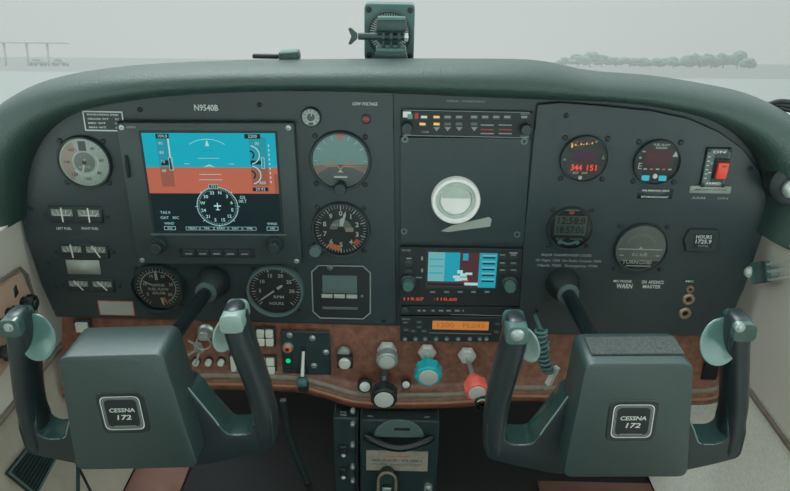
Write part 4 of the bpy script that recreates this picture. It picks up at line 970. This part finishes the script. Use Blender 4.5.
# ================================================================== CONTROL YOKES
def rounded(pts, r, seg=5):
    out = []; n = len(pts)
    for i in range(n):
        p = Vector(pts[i]); a = Vector(pts[i-1]); c = Vector(pts[(i+1) % n]); rr = r[i] if isinstance(r, (list, tuple)) else r
        d1 = (a-p); d2 = (c-p); rr = min(rr, d1.length*.45, d2.length*.45); d1.normalize(); d2.normalize()
        p1 = p+d1*rr; p2 = p+d2*rr
        for k in range(seg+1):
            t_ = k/seg; out.append(tuple((p1*(1-t_)**2+p*2*t_*(1-t_)+p2*t_*t_)))
    return out
def make_yoke(name, label, loc, rot, boot, velcro=False, ptt=False):
    t = thing(name, label, 'control wheel', loc, rot=rot)
    IM = (Matrix.Translation(loc) @ Matrix.Rotation(math.radians(rot), 4, 'Z')).inverted()
    # hub
    hub = rounded([(-.051, .066), (.051, .066), (.0645, -.072), (-.0625, -.072)], .010, 5)
    b = MB(); b.m('yoke_face').prism(hub, -.056, 0, .0045, 3); b.build('hub', t)
    # badge
    b = MB(); b.m('yoke').prism(rounded([(-.0245, -.026), (.0245, -.026), (.0245, .024), (-.0245, .024)], .009), -.001, .0010, .0008, 1)
    bd = b.build('badge_seat', t)
    b = MB(); o1 = rounded([(-.0205, -.0205), (.0205, -.0205), (.0205, .0205), (-.0205, .0205)], .007)
    b.m('black').prism(o1, 0, .0018, .0004, 1)
    def outline(s, wd, z, m):
        b.m(m); k = len(o1); A = [(p[0]*s, p[1]*s, z) for p in o1]; B = [(p[0]*(s-wd), p[1]*(s-wd), z) for p in o1]
        b.raw(A+B, [(i, (i+1) % k, k+(i+1) % k, k+i) for i in range(k)])
    outline(.98, .05, .0022, 'print_white'); outline(.89, .035, .0022, 'print_grey'); outline(.82, .02, .0022, 'print_grey')
    b.m('print_white').text('CESSNA', 0, .0035, .0046, .0023, True, .0255, shear=.15).text('172', 0, -.0052, .0056, .0023, True, .0145, shear=.15).quad(0, -.0155, .022, .0004, .0023)
    o = b.build('badge', bd); o['label'] = 'rounded black badge with white outlines and wording'
    # arms with hand grips
    for sg in (-1, 1):
        pl = [(.030, -.080), (.060, -.0825), (.110, -.0695), (.1385, -.060), (.1395, -.02), (.134, .03), (.1255, .085), (.1225, .100), (.104, .100), (.1005, .085), (.109, .04), (.118, -.02), (.1195, -.035), (.112, -.042), (.090, -.042), (.078, -.022), (.056, .018), (.030, .018)]
        rr = [.002, .012, .012, .008, .02, .02, .01, .006, .006, .01, .02, .01, .006, .006, .006, .012, .006, .002]
        inner = sg*boot[3] > 0; KX = 1.0 if inner else .965
        p2 = rounded([(p[0]*sg*(KX if p[0] > .08 else 1), p[1]-.016) for p in pl], rr, 4)
        b = MB(); b.m('yoke'); 
        bb = bmesh.new(); V = [bb.verts.new((p[0], p[1], 0)) for p in p2]; f = bb.faces.new(V)
        r_ = bmesh.ops.extrude_face_region(bb, geom=[f]); bmesh.ops.translate(bb, vec=(0, 0, .036), verts=[v for v in r_['geom'] if isinstance(v, bmesh.types.BMVert)])
        bmesh.ops.recalc_face_normals(bb, faces=bb.faces)
        ed = [e for e in bb.edges if abs(e.verts[0].co.z-e.verts[1].co.z) < 1e-6]
        bmesh.ops.bevel(bb, geom=ed, offset=.0075, segments=4, profile=.5, affect='EDGES', clamp_overlap=True)
        for v in bb.verts:      # the grips lean a little towards the pilot at the top
            if v.co.y > -.045 and abs(v.co.x) > .1: v.co.z = .018+(v.co.z-.018)*(1-.5*min(1, (v.co.y+.045)/.03))
            v.co.z += -.070+.05*max(0, v.co.y+.046)**1.3*(1 if abs(v.co.x) > .08 else 0)
        b.m('yoke'); b._take(bb)
        # rounded grip around the upright part
        st = [(-.078, .1275, .0095, .017), (-.068, .1285, .0112, .0195), (-.045, .1290, .0115, .020), (-.01, .1262, .0122, .0200), (.03, .1190, .0130, .0200), (.058, .1140, .0130, .0200), (.072, .1128, .0125, .0195), (.083, .1130, .0118, .0185), (.090, .1132, .0090, .0150), (.0925, .1132, .0040, .0080)]
        st = lerp_list(st, 34); G = []; SG = 28
        for (y_, x_, a_, c_) in st:
            z_ = -.052+.05*max(0, y_+.046)**1.3
            for k in range(SG):
                q_ = 2*PI*k/SG; cs_, sn_ = math.cos(q_), math.sin(q_); e_ = .78
                G.append(((x_*KX+a_*math.copysign(abs(cs_)**e_, cs_))*sg, y_, z_+c_*math.copysign(abs(sn_)**e_, sn_)))
        FF = [(i*SG+k, i*SG+(k+1) % SG, (i+1)*SG+(k+1) % SG, (i+1)*SG+k) for i in range(len(st)-1) for k in range(SG)]+[tuple(range(SG)), tuple((len(st)-1)*SG+k for k in range(SG))]
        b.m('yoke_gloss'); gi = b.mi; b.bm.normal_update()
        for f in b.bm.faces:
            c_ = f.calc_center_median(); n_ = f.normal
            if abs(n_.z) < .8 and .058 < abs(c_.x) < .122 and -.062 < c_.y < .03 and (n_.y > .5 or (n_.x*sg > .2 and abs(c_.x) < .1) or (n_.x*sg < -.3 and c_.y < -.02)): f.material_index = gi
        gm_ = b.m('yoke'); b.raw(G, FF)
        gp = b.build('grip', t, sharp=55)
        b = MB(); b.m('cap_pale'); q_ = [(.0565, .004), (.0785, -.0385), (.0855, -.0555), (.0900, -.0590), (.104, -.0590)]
        b.tube([(x_*sg, y_, -.0350+.05*max(0, y_+.046)**1.3) for x_, y_ in q_], .0008, 8); b.build('edge_highlight', t)  # thin pale tube added as the highlight along the bevelled edge
        dz = .05*(.125)**1.3
        CW = .0122 if inner else .0118
        b = MB(); b.m(('mount' if ptt else 'cap_pale') if inner else 'yoke_gloss').prism(rounded([((.1132*KX-CW)*sg, .071), ((.1132*KX+CW)*sg, .071), ((.1132*KX+CW*.88)*sg, .0910), ((.1132*KX-CW*.88)*sg, .0910)], .007, 5), -.066+dz, (-.0295 if inner else -.0325)+dz, .006, 4)
        cp = b.build('grip_cap', t)
        # thumb wing: a dished lobe on the inner side
        def dish(co):
            c_ = co.copy()
            if c_.z > 0: c_.z = .35*c_.z-.55*(1-min(1, (c_.x**2+c_.y**2)))
            return c_
        M = Matrix.Rotation(math.radians((-24 if inner else -34)*sg), 4, 'Z') @ Matrix.Rotation(math.radians(-18 if inner else -30), 4, 'X') @ Matrix.Rotation(math.radians((22 if inner else -16)*sg), 4, 'Y')
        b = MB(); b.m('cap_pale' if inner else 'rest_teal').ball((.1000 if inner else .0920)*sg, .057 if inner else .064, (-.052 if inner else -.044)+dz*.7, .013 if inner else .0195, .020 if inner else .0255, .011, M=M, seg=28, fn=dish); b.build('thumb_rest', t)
        if sg*boot[3] < 0:
            b = MB(); b.m('steel').lathe((.103 if ptt else .1095)*sg, .087 if ptt else .083, [(.005, -.038+dz), (.005, -.0325+dz), (.0028, -.032+dz), (.0028, -.0295+dz), (0, -.029+dz)], 20); b.build('push_button', t)
        elif ptt:
            b = MB(); b.m('steel').lathe(.1135*sg, .0815, [(.007, -.032+dz), (.007, -.0295+dz), (.005, -.0275+dz), (0, -.027+dz)], 24); b.build('push_button', t)
    # shaft and boot at the panel
    p0 = IM @ Vector((boot[0], boot[1], boot[2])); p1 = Vector((0, .0, -.05))
    b = MB(); b.m('black_gloss').tube([p0, p0.lerp(p1, .5), p1], .0088, 20); b.build('shaft', t)
    v = (p1-p0).normalized(); M = Matrix.Translation(p0) @ v.to_track_quat('Z', 'Y').to_matrix().to_4x4()
    b = MB(); b.m('black').lathe(0, 0, [(.0225, .0), (.022, .006), (.0195, .014), (.0165, .022), (.0135, .028), (.0085, .030)], 32, M=M); b.m('bezel_light').ring(0, 0, [(.0140, .026), (.0140, .030), (.0086, .031), (.0086, .026)], 28, M=M)
    b.build('shaft_boot', t)
    if velcro:
        b = MB(); b.m('velcro').box(.002, .0672, -.046, .090, .0022, .032, .0006, 1); o = b.build('hook_tape', t); o['label'] = 'grey fuzzy hook-and-loop tape'
    return t
cL = U(123, 412, .27); cR = U(632, 420, .27)
make_yoke('control_yoke', 'control wheel in front of the left seat, its shaft rising past the key bunch', (cL[0], cL[1], .27), 3.2, (*U(214, 281, .0), .002, 1))
make_yoke('control_yoke', 'control wheel in front of the right seat with grey fuzzy tape along its top', (cR[0], cR[1], .27), 1.8, (*U(562, 282, .0), .002, -1), velcro=True, ptt=True)

# coiled cord with silver connector behind the right yoke's left grip
def cord():
    A = [(541, 330), (541, 345), (544, 360), (549, 372)]; n = .14; P = [Vector((*U(*p, n), n)) for p in A]
    t = thing('coiled_cord', 'dark coiled cord with silver plug beside the left grip of the right control wheel', 'cord', tuple(P[-1]))
    b = MB(); h0 = P[0]-P[-1]; a_ = U(541, 336, .012); b.m('mount').tube([(a_[0]-P[-1].x, a_[1]-P[-1].y, .012-n), (h0.x, h0.y-.004, .10-n), tuple(h0)], .0022, 8); b.build('lead', t)
    path = [Vector(q) for q in lerp_list([tuple(p-P[-1]) for p in P], 160)]; pts = []
    for k, q in enumerate(path):
        a = k/160*2*PI*10; pts.append(q+Vector((.0062*math.cos(a), 0, .0062*math.sin(a))))
    b = MB(); b.m('mount').tube(pts, .0019, 8); b.build('coil', t)
    b = MB(); q = U(551, 381, n); d = Vector((q[0], q[1], n))-P[-1]
    u1 = U(557, 367, n); u2 = U(548, 384, n); v1 = Vector((u1[0], u1[1], n))-P[-1]; v2 = Vector((u2[0], u2[1], n))-P[-1]
    b.m('alu').tube([v1, v2], .0045, 4); b.m('steel').tube([v2, v2+(v2-v1)*.35], .0012, 8); o = b.build('plug', t); o['label'] = 'bright silver plug'
cord()
# dark clip beside the red knob
a, c = U(482, 403, .08); a -= U(467, 355, .004)[0]; c -= U(467, 355, .004)[1]; b = MB(); b.m('black_gloss').ring(a, c, [(.009, .070), (.009, .080), (.0062, .081), (.0062, .069)], 24); b.m('print_white').sector(a, c, .0812, .0066, .0082, -60, 60); o = b.build('lock_ring', MIX); o['label'] = 'black ring beside the knob'

# ================================================================== SIDE WALLS' FITTINGS
XW = -WX
def side_thing(name, label, cat, px, py, off, sign=-1):
    u, v, n = UX(px, py, WX*sign-.0*sign)
    fr = UVN @ Matrix.Translation((u, v, n)) @ Matrix.Rotation(PI/2 if sign < 0 else -PI/2, 4, 'Y')
    o = bpy.data.objects.new(name, None); COL.objects.link(o); o.matrix_world = fr; return tag(o, label, cat), (u, v, n)
# local axes there: z = out of the wall towards the cabin, x = -n (left wall)
t, c0 = side_thing('side_switch_panel', 'light brown wood-look switch panel on the left side wall', 'panel', 14, 320, 0)
P3 = [UX(px, py, XW) for px, py in ((-60, 325), (17, 272), (28, 292), (30, 330), (-60, 460))]
b = MB(); b.m('side_wood').prism([(-(p[2]-c0[2]), p[1]-c0[1]) for p in P3], 0, .004, .001, 1); b.build('plate', t)
b = MB(); b.m('trim_tan').tube([(-(UX(px, py, XW)[2]-c0[2]), UX(px, py, XW)[1]-c0[1], .004) for px, py in ((-50, 312), (0, 279), (17, 268), (24, 275), (33, 305), (34, 330))], .0022, 8); b.build('trim', t)
b = MB(); u, v, n = UX(12, 291, XW); b.m('bezel').prism([(-(n-c0[2])-.004, v-c0[1]-.008), (-(n-c0[2])+.006, v-c0[1]-.006), (-(n-c0[2])+.004, v-c0[1]+.007), (-(n-c0[2])-.003, v-c0[1]+.005)], .004, .0048); b.build('emblem', t)
for k, (px, py, r_) in enumerate(((24, 303, .011), (9, 313, .009), (1, 326, .012), (3, 352, .011))):
    u, v, n = UX(px, py, XW+.006)
    sk = (['black ribbed knob nearest the instrument panel on the left side panel', 'small black knob second from the instrument panel on the left side panel', 'black knob at the left picture edge on the side panel', 'lowest knob on the left side panel with pale face'][k])
    o = bpy.data.objects.new('knob', None); COL.objects.link(o); o['label'] = sk; o.parent = t
    o.matrix_parent_inverse = t.matrix_world.inverted(); o.matrix_basis = UVN @ Matrix.Translation((XW+.003, v, n)) @ Matrix.Rotation(PI/2, 4, 'Y')
    b = MB(); b.m('black').lathe(0, 0, [(r_*.7, 0), (r_*.7, .006), (r_, .008), (r_, .016), (r_*.85, .018), (0, .018)], 36, star=10, amp=.07); b.build('grip_ring', o)
    b = MB(); b.m('steel' if k == 3 else 'bezel').lathe(0, 0, [(r_*.55, .0175), (r_*.5, .0205), (0, .021)], 20); b.build('knob_cap', o)
# ribbed black plate at bottom left
PX = [(30, 440), (54, 452), (30, 496), (3, 474)]
def onslope(px, py):
    # intersect the view ray with the left lower slope
    p0 = Vector((-WX, 0, -.194)); e1 = Vector((0, 1, 0)); e2 = Vector((-.415+WX, 0, -.43+.194)).normalized(); nn = e1.cross(e2)
    d = ray(px, py); t_ = (p0-CP).dot(nn)/d.dot(nn); return CP+d*t_
q = [onslope(*p) for p in PX]; ctr = sum(q, Vector())/4; e2 = Vector((-.415+WX, 0, -.43+.194)).normalized(); nn = e2.cross(Vector((0, 1, 0))); nn = nn if nn.x > 0 else -nn
fr = Matrix((Vector((0, -1, 0)), nn.cross(Vector((0, -1, 0))), nn)).transposed().to_4x4()
o = bpy.data.objects.new('kick_grille', None); COL.objects.link(o); o.matrix_world = COCK @ Matrix.Translation(ctr) @ fr; tag(o, 'black ribbed grille plate on the lower left side trim under the left control wheel', 'grille')
fi = (Matrix.Translation(ctr) @ fr).inverted(); l = [fi @ p for p in q]
b = MB(); b.m('black').prism([(p.x, p.y) for p in l], .001, .008, .001, 1); b.build('base', o)
b = MB(); b.m('bezel_light')
for i in range(4): p, p_ = l[i], l[(i+1) % 4]; b.tube([(p.x, p.y, .009), (p_.x, p_.y, .009)], .0016, 6)
b.build('rim', o)
b = MB(); b.m('mount_dark')
for k in range(1, 9):
    a = l[0].lerp(l[1], k/9); c = l[3].lerp(l[2], k/9)
    for j in range(26):
        s0_ = a.lerp(c, (j+.15)/26); s1_ = a.lerp(c, (j+.8)/26); b.tube([(s0_.x, s0_.y, .0085), (s1_.x, s1_.y, .0085)], .0014, 5)
b.build('ribs', o)

# right: clamp bracket with three rods
t, c0 = side_thing('clamp_bracket', 'grey-green clamp with three thin rods fixed to the right side wall', 'bracket', 760, 272, 0, 1)
t.matrix_world = UVN @ Matrix.Translation(c0); XR = WX-.022
def RP(px, py, x=XR): p = UX(px, py, x); return (p[0]-c0[0], p[1]-c0[1], p[2]-c0[2])
p = RP(760, 272); b = MB(); 
c1, c2, c3, c4 = RP(752, 263), RP(767, 261), RP(769, 282), RP(754, 284)
def slab(b, P, th):
    n_ = len(P); A = [(q_[0]-th/2, q_[1], q_[2]) for q_ in P]; B = [(q_[0]+th/2, q_[1], q_[2]) for q_ in P]
    b.raw(A+B, [tuple(range(n_)), tuple(range(2*n_-1, n_-1, -1))]+[(i, (i+1) % n_, n_+(i+1) % n_, n_+i) for i in range(n_)])
b.m('mount'); slab(b, [c1, c2, c3, c4], .007); b.build('clamp_block', t)
b = MB(); p = RP(749.5, 272, XR-.004); b.m('alu').ball(*p, .007, .008, .006, seg=20); b.build('clamp_knob', t)
for (a_, c_) in (((765, 265), (815, 256)), ((767, 272), (817, 264)), ((768, 280), (818, 274))):
    b = MB(); b.m('alu').tube([RP(*a_), RP(*c_)], .0016, 8); b.build('rod', t)
b = MB(); p = RP(760, 272); b.m('steel').tube([(p[0], p[1], p[2]), (.003, p[1], p[2])], .006, 12); b.build('wall_stub', t)
# chrome dome on the right end of the coaming
a, c = U(790, 190, .045); t = thing('vent_knob', 'chrome dome knob on the right end of the padded coaming', 'knob', (a, c, .036))
b = MB(); b.m('black').lathe(.006, .004, [(.026, -.02), (.026, .0), (.021, .004), (0, .005)], 28); b.build('base', t)
b = MB(); b.m('steel').ball(0, .001, .008, .009, .011, .007, seg=22); b.build('dome', t)
# dark object on the deck at the far right
n = -.03; a, c = U(783, 108, n); t = thing('headset_cable', 'black cable bundle lying on the deck at the far right', 'cable', (a, c, n))
for k in range(3):
    b = MB(); b.m('black').tube(lerp_list([(-.02+.006*k, .002-.003*k, -.004), (-.005, .008-.004*k, 0), (.015, .006-.005*k, .004), (.05, -.004-.006*k, .006)], 14), .0032, 8); b.build('cable', t)

# ================================================================== ON THE DECK
n = -.09; gx, gy = U(389, 58, n); gy = deck_v(389, n)+.0008
t = thing('standby_compass', 'square-flanged round gauge standing upright on top of the coaming behind a camera mount', 'gauge', (gx, gy, n))
s_ = sc(389, 30, n); W_ = 50*s_; H_ = U(389, 4, n)[1]-gy
b = MB(); b.m('mount').prism(rounded([(-W_/2, 0), (W_/2, 0), (W_/2, H_), (-W_/2, H_)], .006), -.03, 0, .0015, 1); b.build('case', t)
b = MB(); r = W_*.45; cy_ = H_*.5; b.m('mount_dark').lathe(0, cy_, [(r, 0), (r, .003), (r*.92, .005), (r*.9, .002), (0, .002)], 44); b.build('dial_face', t)
b = MB(); b.m('print_white').ticks(0, cy_, r*.62, r*.86, -150, 150, 41, .0009, .0026)
for k, q_ in enumerate(['N', '33', '30', 'W', '24']): 
    a = math.radians(-40+20*k); b.text(q_, math.sin(a)*r*.5, cy_+math.cos(a)*r*.5, r*.12, .0027, True)
b.m('print_orange').quad(0, cy_+r*.62, r*.3, r*.12, .0028); b.build('dial_markings', t)
for sx_ in (-1, 1):
    for yy in (.10, .90):
        b = MB(); b.m('black').lathe(sx_*W_*.41, H_*yy, [(.0038, 0), (.0038, .001), (0, .0016)], 14); b.build('screw', t)
n = -.045; mxp, _ = U(391, 58, n); my_ = deck_v(391, n)+.0008
t = thing('action_camera_mount', 'dark plastic camera mount with thumbscrew stuck on the coaming in front of the standing gauge', 'camera mount', (mxp, my_, n))
s_ = sc(391, 45, n)
b = MB(); b.m('mount_dark').prism(rounded([(-17*s_, -.002), (17*s_, -.002), (15*s_, .012), (-15*s_, .012)], .003), -.02, .02, .002, 2); b.m('mount').box(0, .013, -.016, 30*s_, .004, .032, .001, 1); b.build('base', t)
for k in (-1, 0, 1):
    b = MB(); M = Matrix.Translation((k*.0095, .027, 0)) @ Matrix.Rotation(PI/2, 4, 'Y')
    b.m('mount_dark').lathe(0, 0, [(.0085, -.0018), (.0085, .0018), (0, .0018)], 24, M=M).box(k*.0095, .020, -.007, .0036, .014, .014, .001, 1); b.build('prong', t)
b = MB(); b.m('mount_dark').box(0, .0405, -.008, 30*s_, .014, .016, .003, 2); b.m('mount').box(0, .0485, -.007, 28*s_, .004, .014, .001, 1); b.build('upper_block', t)
b = MB(); b.m('mount_dark').tube([(-.040, .027, 0), (.017, .027, 0)], .0042, 14); M = Matrix.Translation((-.046, .027, 0)) @ Matrix.Rotation(PI/2, 4, 'Y')
b.prism(rounded([(-.052, .036), (-.049, .037), (-.041, .030), (-.041, .024), (-.049, .017), (-.052, .018), (-.048, .027)], .001, 2), -.003, .003, .001, 1); b.build('thumbscrew', t)
b = MB(); b.m('alu').lathe(0, 0, [(.0055, 0), (.0055, .004), (0, .005)], 6, M=Matrix.Translation((.016, .027, 0)) @ Matrix.Rotation(PI/2, 4, 'Y')); b.build('nut', t)
# pen-like clip
n = -.03; a, _ = U(278, 60, n); dv = deck_v(278, n)+.001; t = thing('sunglass_clip', 'small dark clip lying on the left half of the coaming', 'clip', (a, dv, n))
s_ = sc(278, 60, n)
b = MB(); b.m('black').box(-12*s_, .004, -.004, 26*s_, .005, .008, .0012, 1); b.build('arm', t)
b = MB(); b.m('mount_dark').box(13*s_, .004, -.004, 20*s_, .010, .022, .0025, 2, M=Matrix.Rotation(math.radians(4), 4, 'Z')); b.m('mount').box(13*s_, .0095, -.003, 19*s_, .003, .02, .001, 1, M=Matrix.Rotation(math.radians(4), 4, 'Z')); b.build('body', t)

# ================================================================== OUTSIDE
WR = COCK.to_3x3()
def at(px, dist, z=0.0):
    """world point `dist` metres out in the direction of picture column px at the horizon"""
    d = WR @ ray(px, 60); d.z = 0; d.normalize(); c = COCK @ CP; return Vector((c.x+d.x*dist, c.y+d.y*dist, z))
b = MB(); b.m('bounce_apron').flat([(-400, -400), (400, -400), (400, 30), (-400, 30)], .02); o = b.build('ground_bounce'); o['kind'] = 'structure'  # unseen pale apron added to bounce light onto the rear-facing panel
b = MB(); b.m('concrete').flat([(-400, 28), (400, 28), (400, 95), (-400, 95)], 0); o = b.build('ground'); o['kind'] = 'structure'
b = MB(); b.m('grass').flat([(-1500, 95), (1500, 95), (1500, 1500), (-1500, 1500)], -.02); o = b.build('ground'); o['kind'] = 'structure'; o.name = 'ground_field'
def leaf_ball(b, c, r, seed):
    rnd = random.Random(seed); bb = bmesh.new(); bmesh.ops.create_icosphere(bb, subdivisions=2, radius=1)
    for v in bb.verts: v.co *= 1+rnd.uniform(-.16, .16)
    b._take(bb, Matrix.Translation(c) @ Matrix.Diagonal((r[0], r[1], r[2], 1)))
trees = [(566, 3.0), (578, 4.6), (590, 5.0), (602, 4.2), (616, 3.8), (630, 3.2), (645, 3.0), (660, 3.2), (674, 3.4), (688, 4.4), (700, 4.8), (712, 4.6), (724, 5.6), (738, 6.6), (750, 3.4)]
for i, (px, h) in enumerate(trees):
    d = 300+12*math.sin(i*2.1); c = at(px, d); nb = ''
    o = bpy.data.objects.new('tree', None); COL.objects.link(o); o.location = c
    tag(o, 'faint grey-green tree in the hazy tree line beyond the right half of the coaming', 'tree', 'hazy tree line outside')
    b = MB(); b.m('bark').tube([(0, 0, 0), (.1, 0, h*.5)], [.25, .15], 8); b.build('trunk', o)
    b = MB(); b.m('leaf')
    for k in range(6): leaf_ball(b, (random.uniform(-2.2, 2.2), random.uniform(-1, 1), h*(.45+.12*random.random())+(.9 if k < 2 else 0)), (random.uniform(1.6, 2.6), 1.6, h*random.uniform(.28, .4)), i*10+k)
    b.build('crown', o)
# pale canopy frame and two parked cars far left
c = at(36, 170); o = bpy.data.objects.new('canopy_frame', None); COL.objects.link(o); o.location = c; tag(o, 'faint pale open canopy frame outside at the far left', 'canopy')
for x_ in (-6.2, -1.6, 2.6):
    b = MB(); b.m('steel_white').box(x_, 0, 0, .35, .35, 4.4); b.build('post', o)
b = MB(); b.m('steel_white').box(-.5, 0, 4.4, 14, 3, .35); b.build('roof', o)
for k, (px, lab) in enumerate(((38, 'faint low parked car outside under the pale canopy, left one'), (60, 'faint low parked car outside by the pale canopy, right one'))):
    c = at(px, 168); o = bpy.data.objects.new('parked_car', None); COL.objects.link(o); o.location = c; tag(o, lab, 'car', 'distant parked cars')
    b = MB(); b.m('car_paint').box(0, 0, .3, 3.0, 1.7, .6, .15, 2).prism([(-1.0, .9), (1.0, .9), (.6, 1.4), (-.7, 1.4)], -.7, .7, M=Matrix.Rotation(PI/2, 4, 'X')); b.build('body', o)
    for sx_ in (-1, 1):
        for sy_ in (-1, 1):
            b = MB(); b.m('rubber').lathe(0, 0, [(.32, -.1), (.32, .1), (0, .1)], 16, M=Matrix.Translation((sx_, sy_*.75, .32)) @ Matrix.Rotation(PI/2, 4, 'X')); b.build('wheel', o)

# ================================================================== LIGHT
w = bpy.data.worlds.new('overcast'); S.world = w; w.use_nodes = True; nt = w.node_tree; nt.nodes.clear()
out = nt.nodes.new('ShaderNodeOutputWorld'); bg = nt.nodes.new('ShaderNodeBackground'); nt.links.new(bg.outputs[0], out.inputs[0])
tc = nt.nodes.new('ShaderNodeTexCoord'); sp = nt.nodes.new('ShaderNodeSeparateXYZ'); nt.links.new(tc.outputs['Generated'], sp.inputs[0])
rp_ = nt.nodes.new('ShaderNodeValToRGB'); nt.links.new(sp.outputs['Z'], rp_.inputs[0])
rp_.color_ramp.elements[0].position = 0.10; rp_.color_ramp.elements[0].color = (.60, .615, .61, 1)
rp_.color_ramp.elements[1].position = .75; rp_.color_ramp.elements[1].color = (2.2, 2.5, 2.4, 1)
e_ = rp_.color_ramp.elements.new(.32); e_.color = (1.75, 1.95, 1.9, 1)
nt.links.new(rp_.outputs[0], bg.inputs[0]); bg.inputs[1].default_value = 1.0
sd = bpy.data.lights.new('veiled_sun', 'SUN'); sd.energy = 4.0; sd.angle = math.radians(28); sd.color = (.87, .98, 1)
so = bpy.data.objects.new('veiled_sun', sd); COL.objects.link(so); so.rotation_euler = Vector((-.28, -.62, 1.0)).to_track_quat('Z', 'Y').to_euler()
so.rotation_euler = Vector((-.25, .45, 1.0)).to_track_quat('Z', 'Y').to_euler()
S.view_settings.view_transform = 'Standard'; S.view_settings.look = 'None'; S.view_settings.gamma = 1; S.view_settings.exposure = 0.0
S.view_settings.use_curve_mapping = False
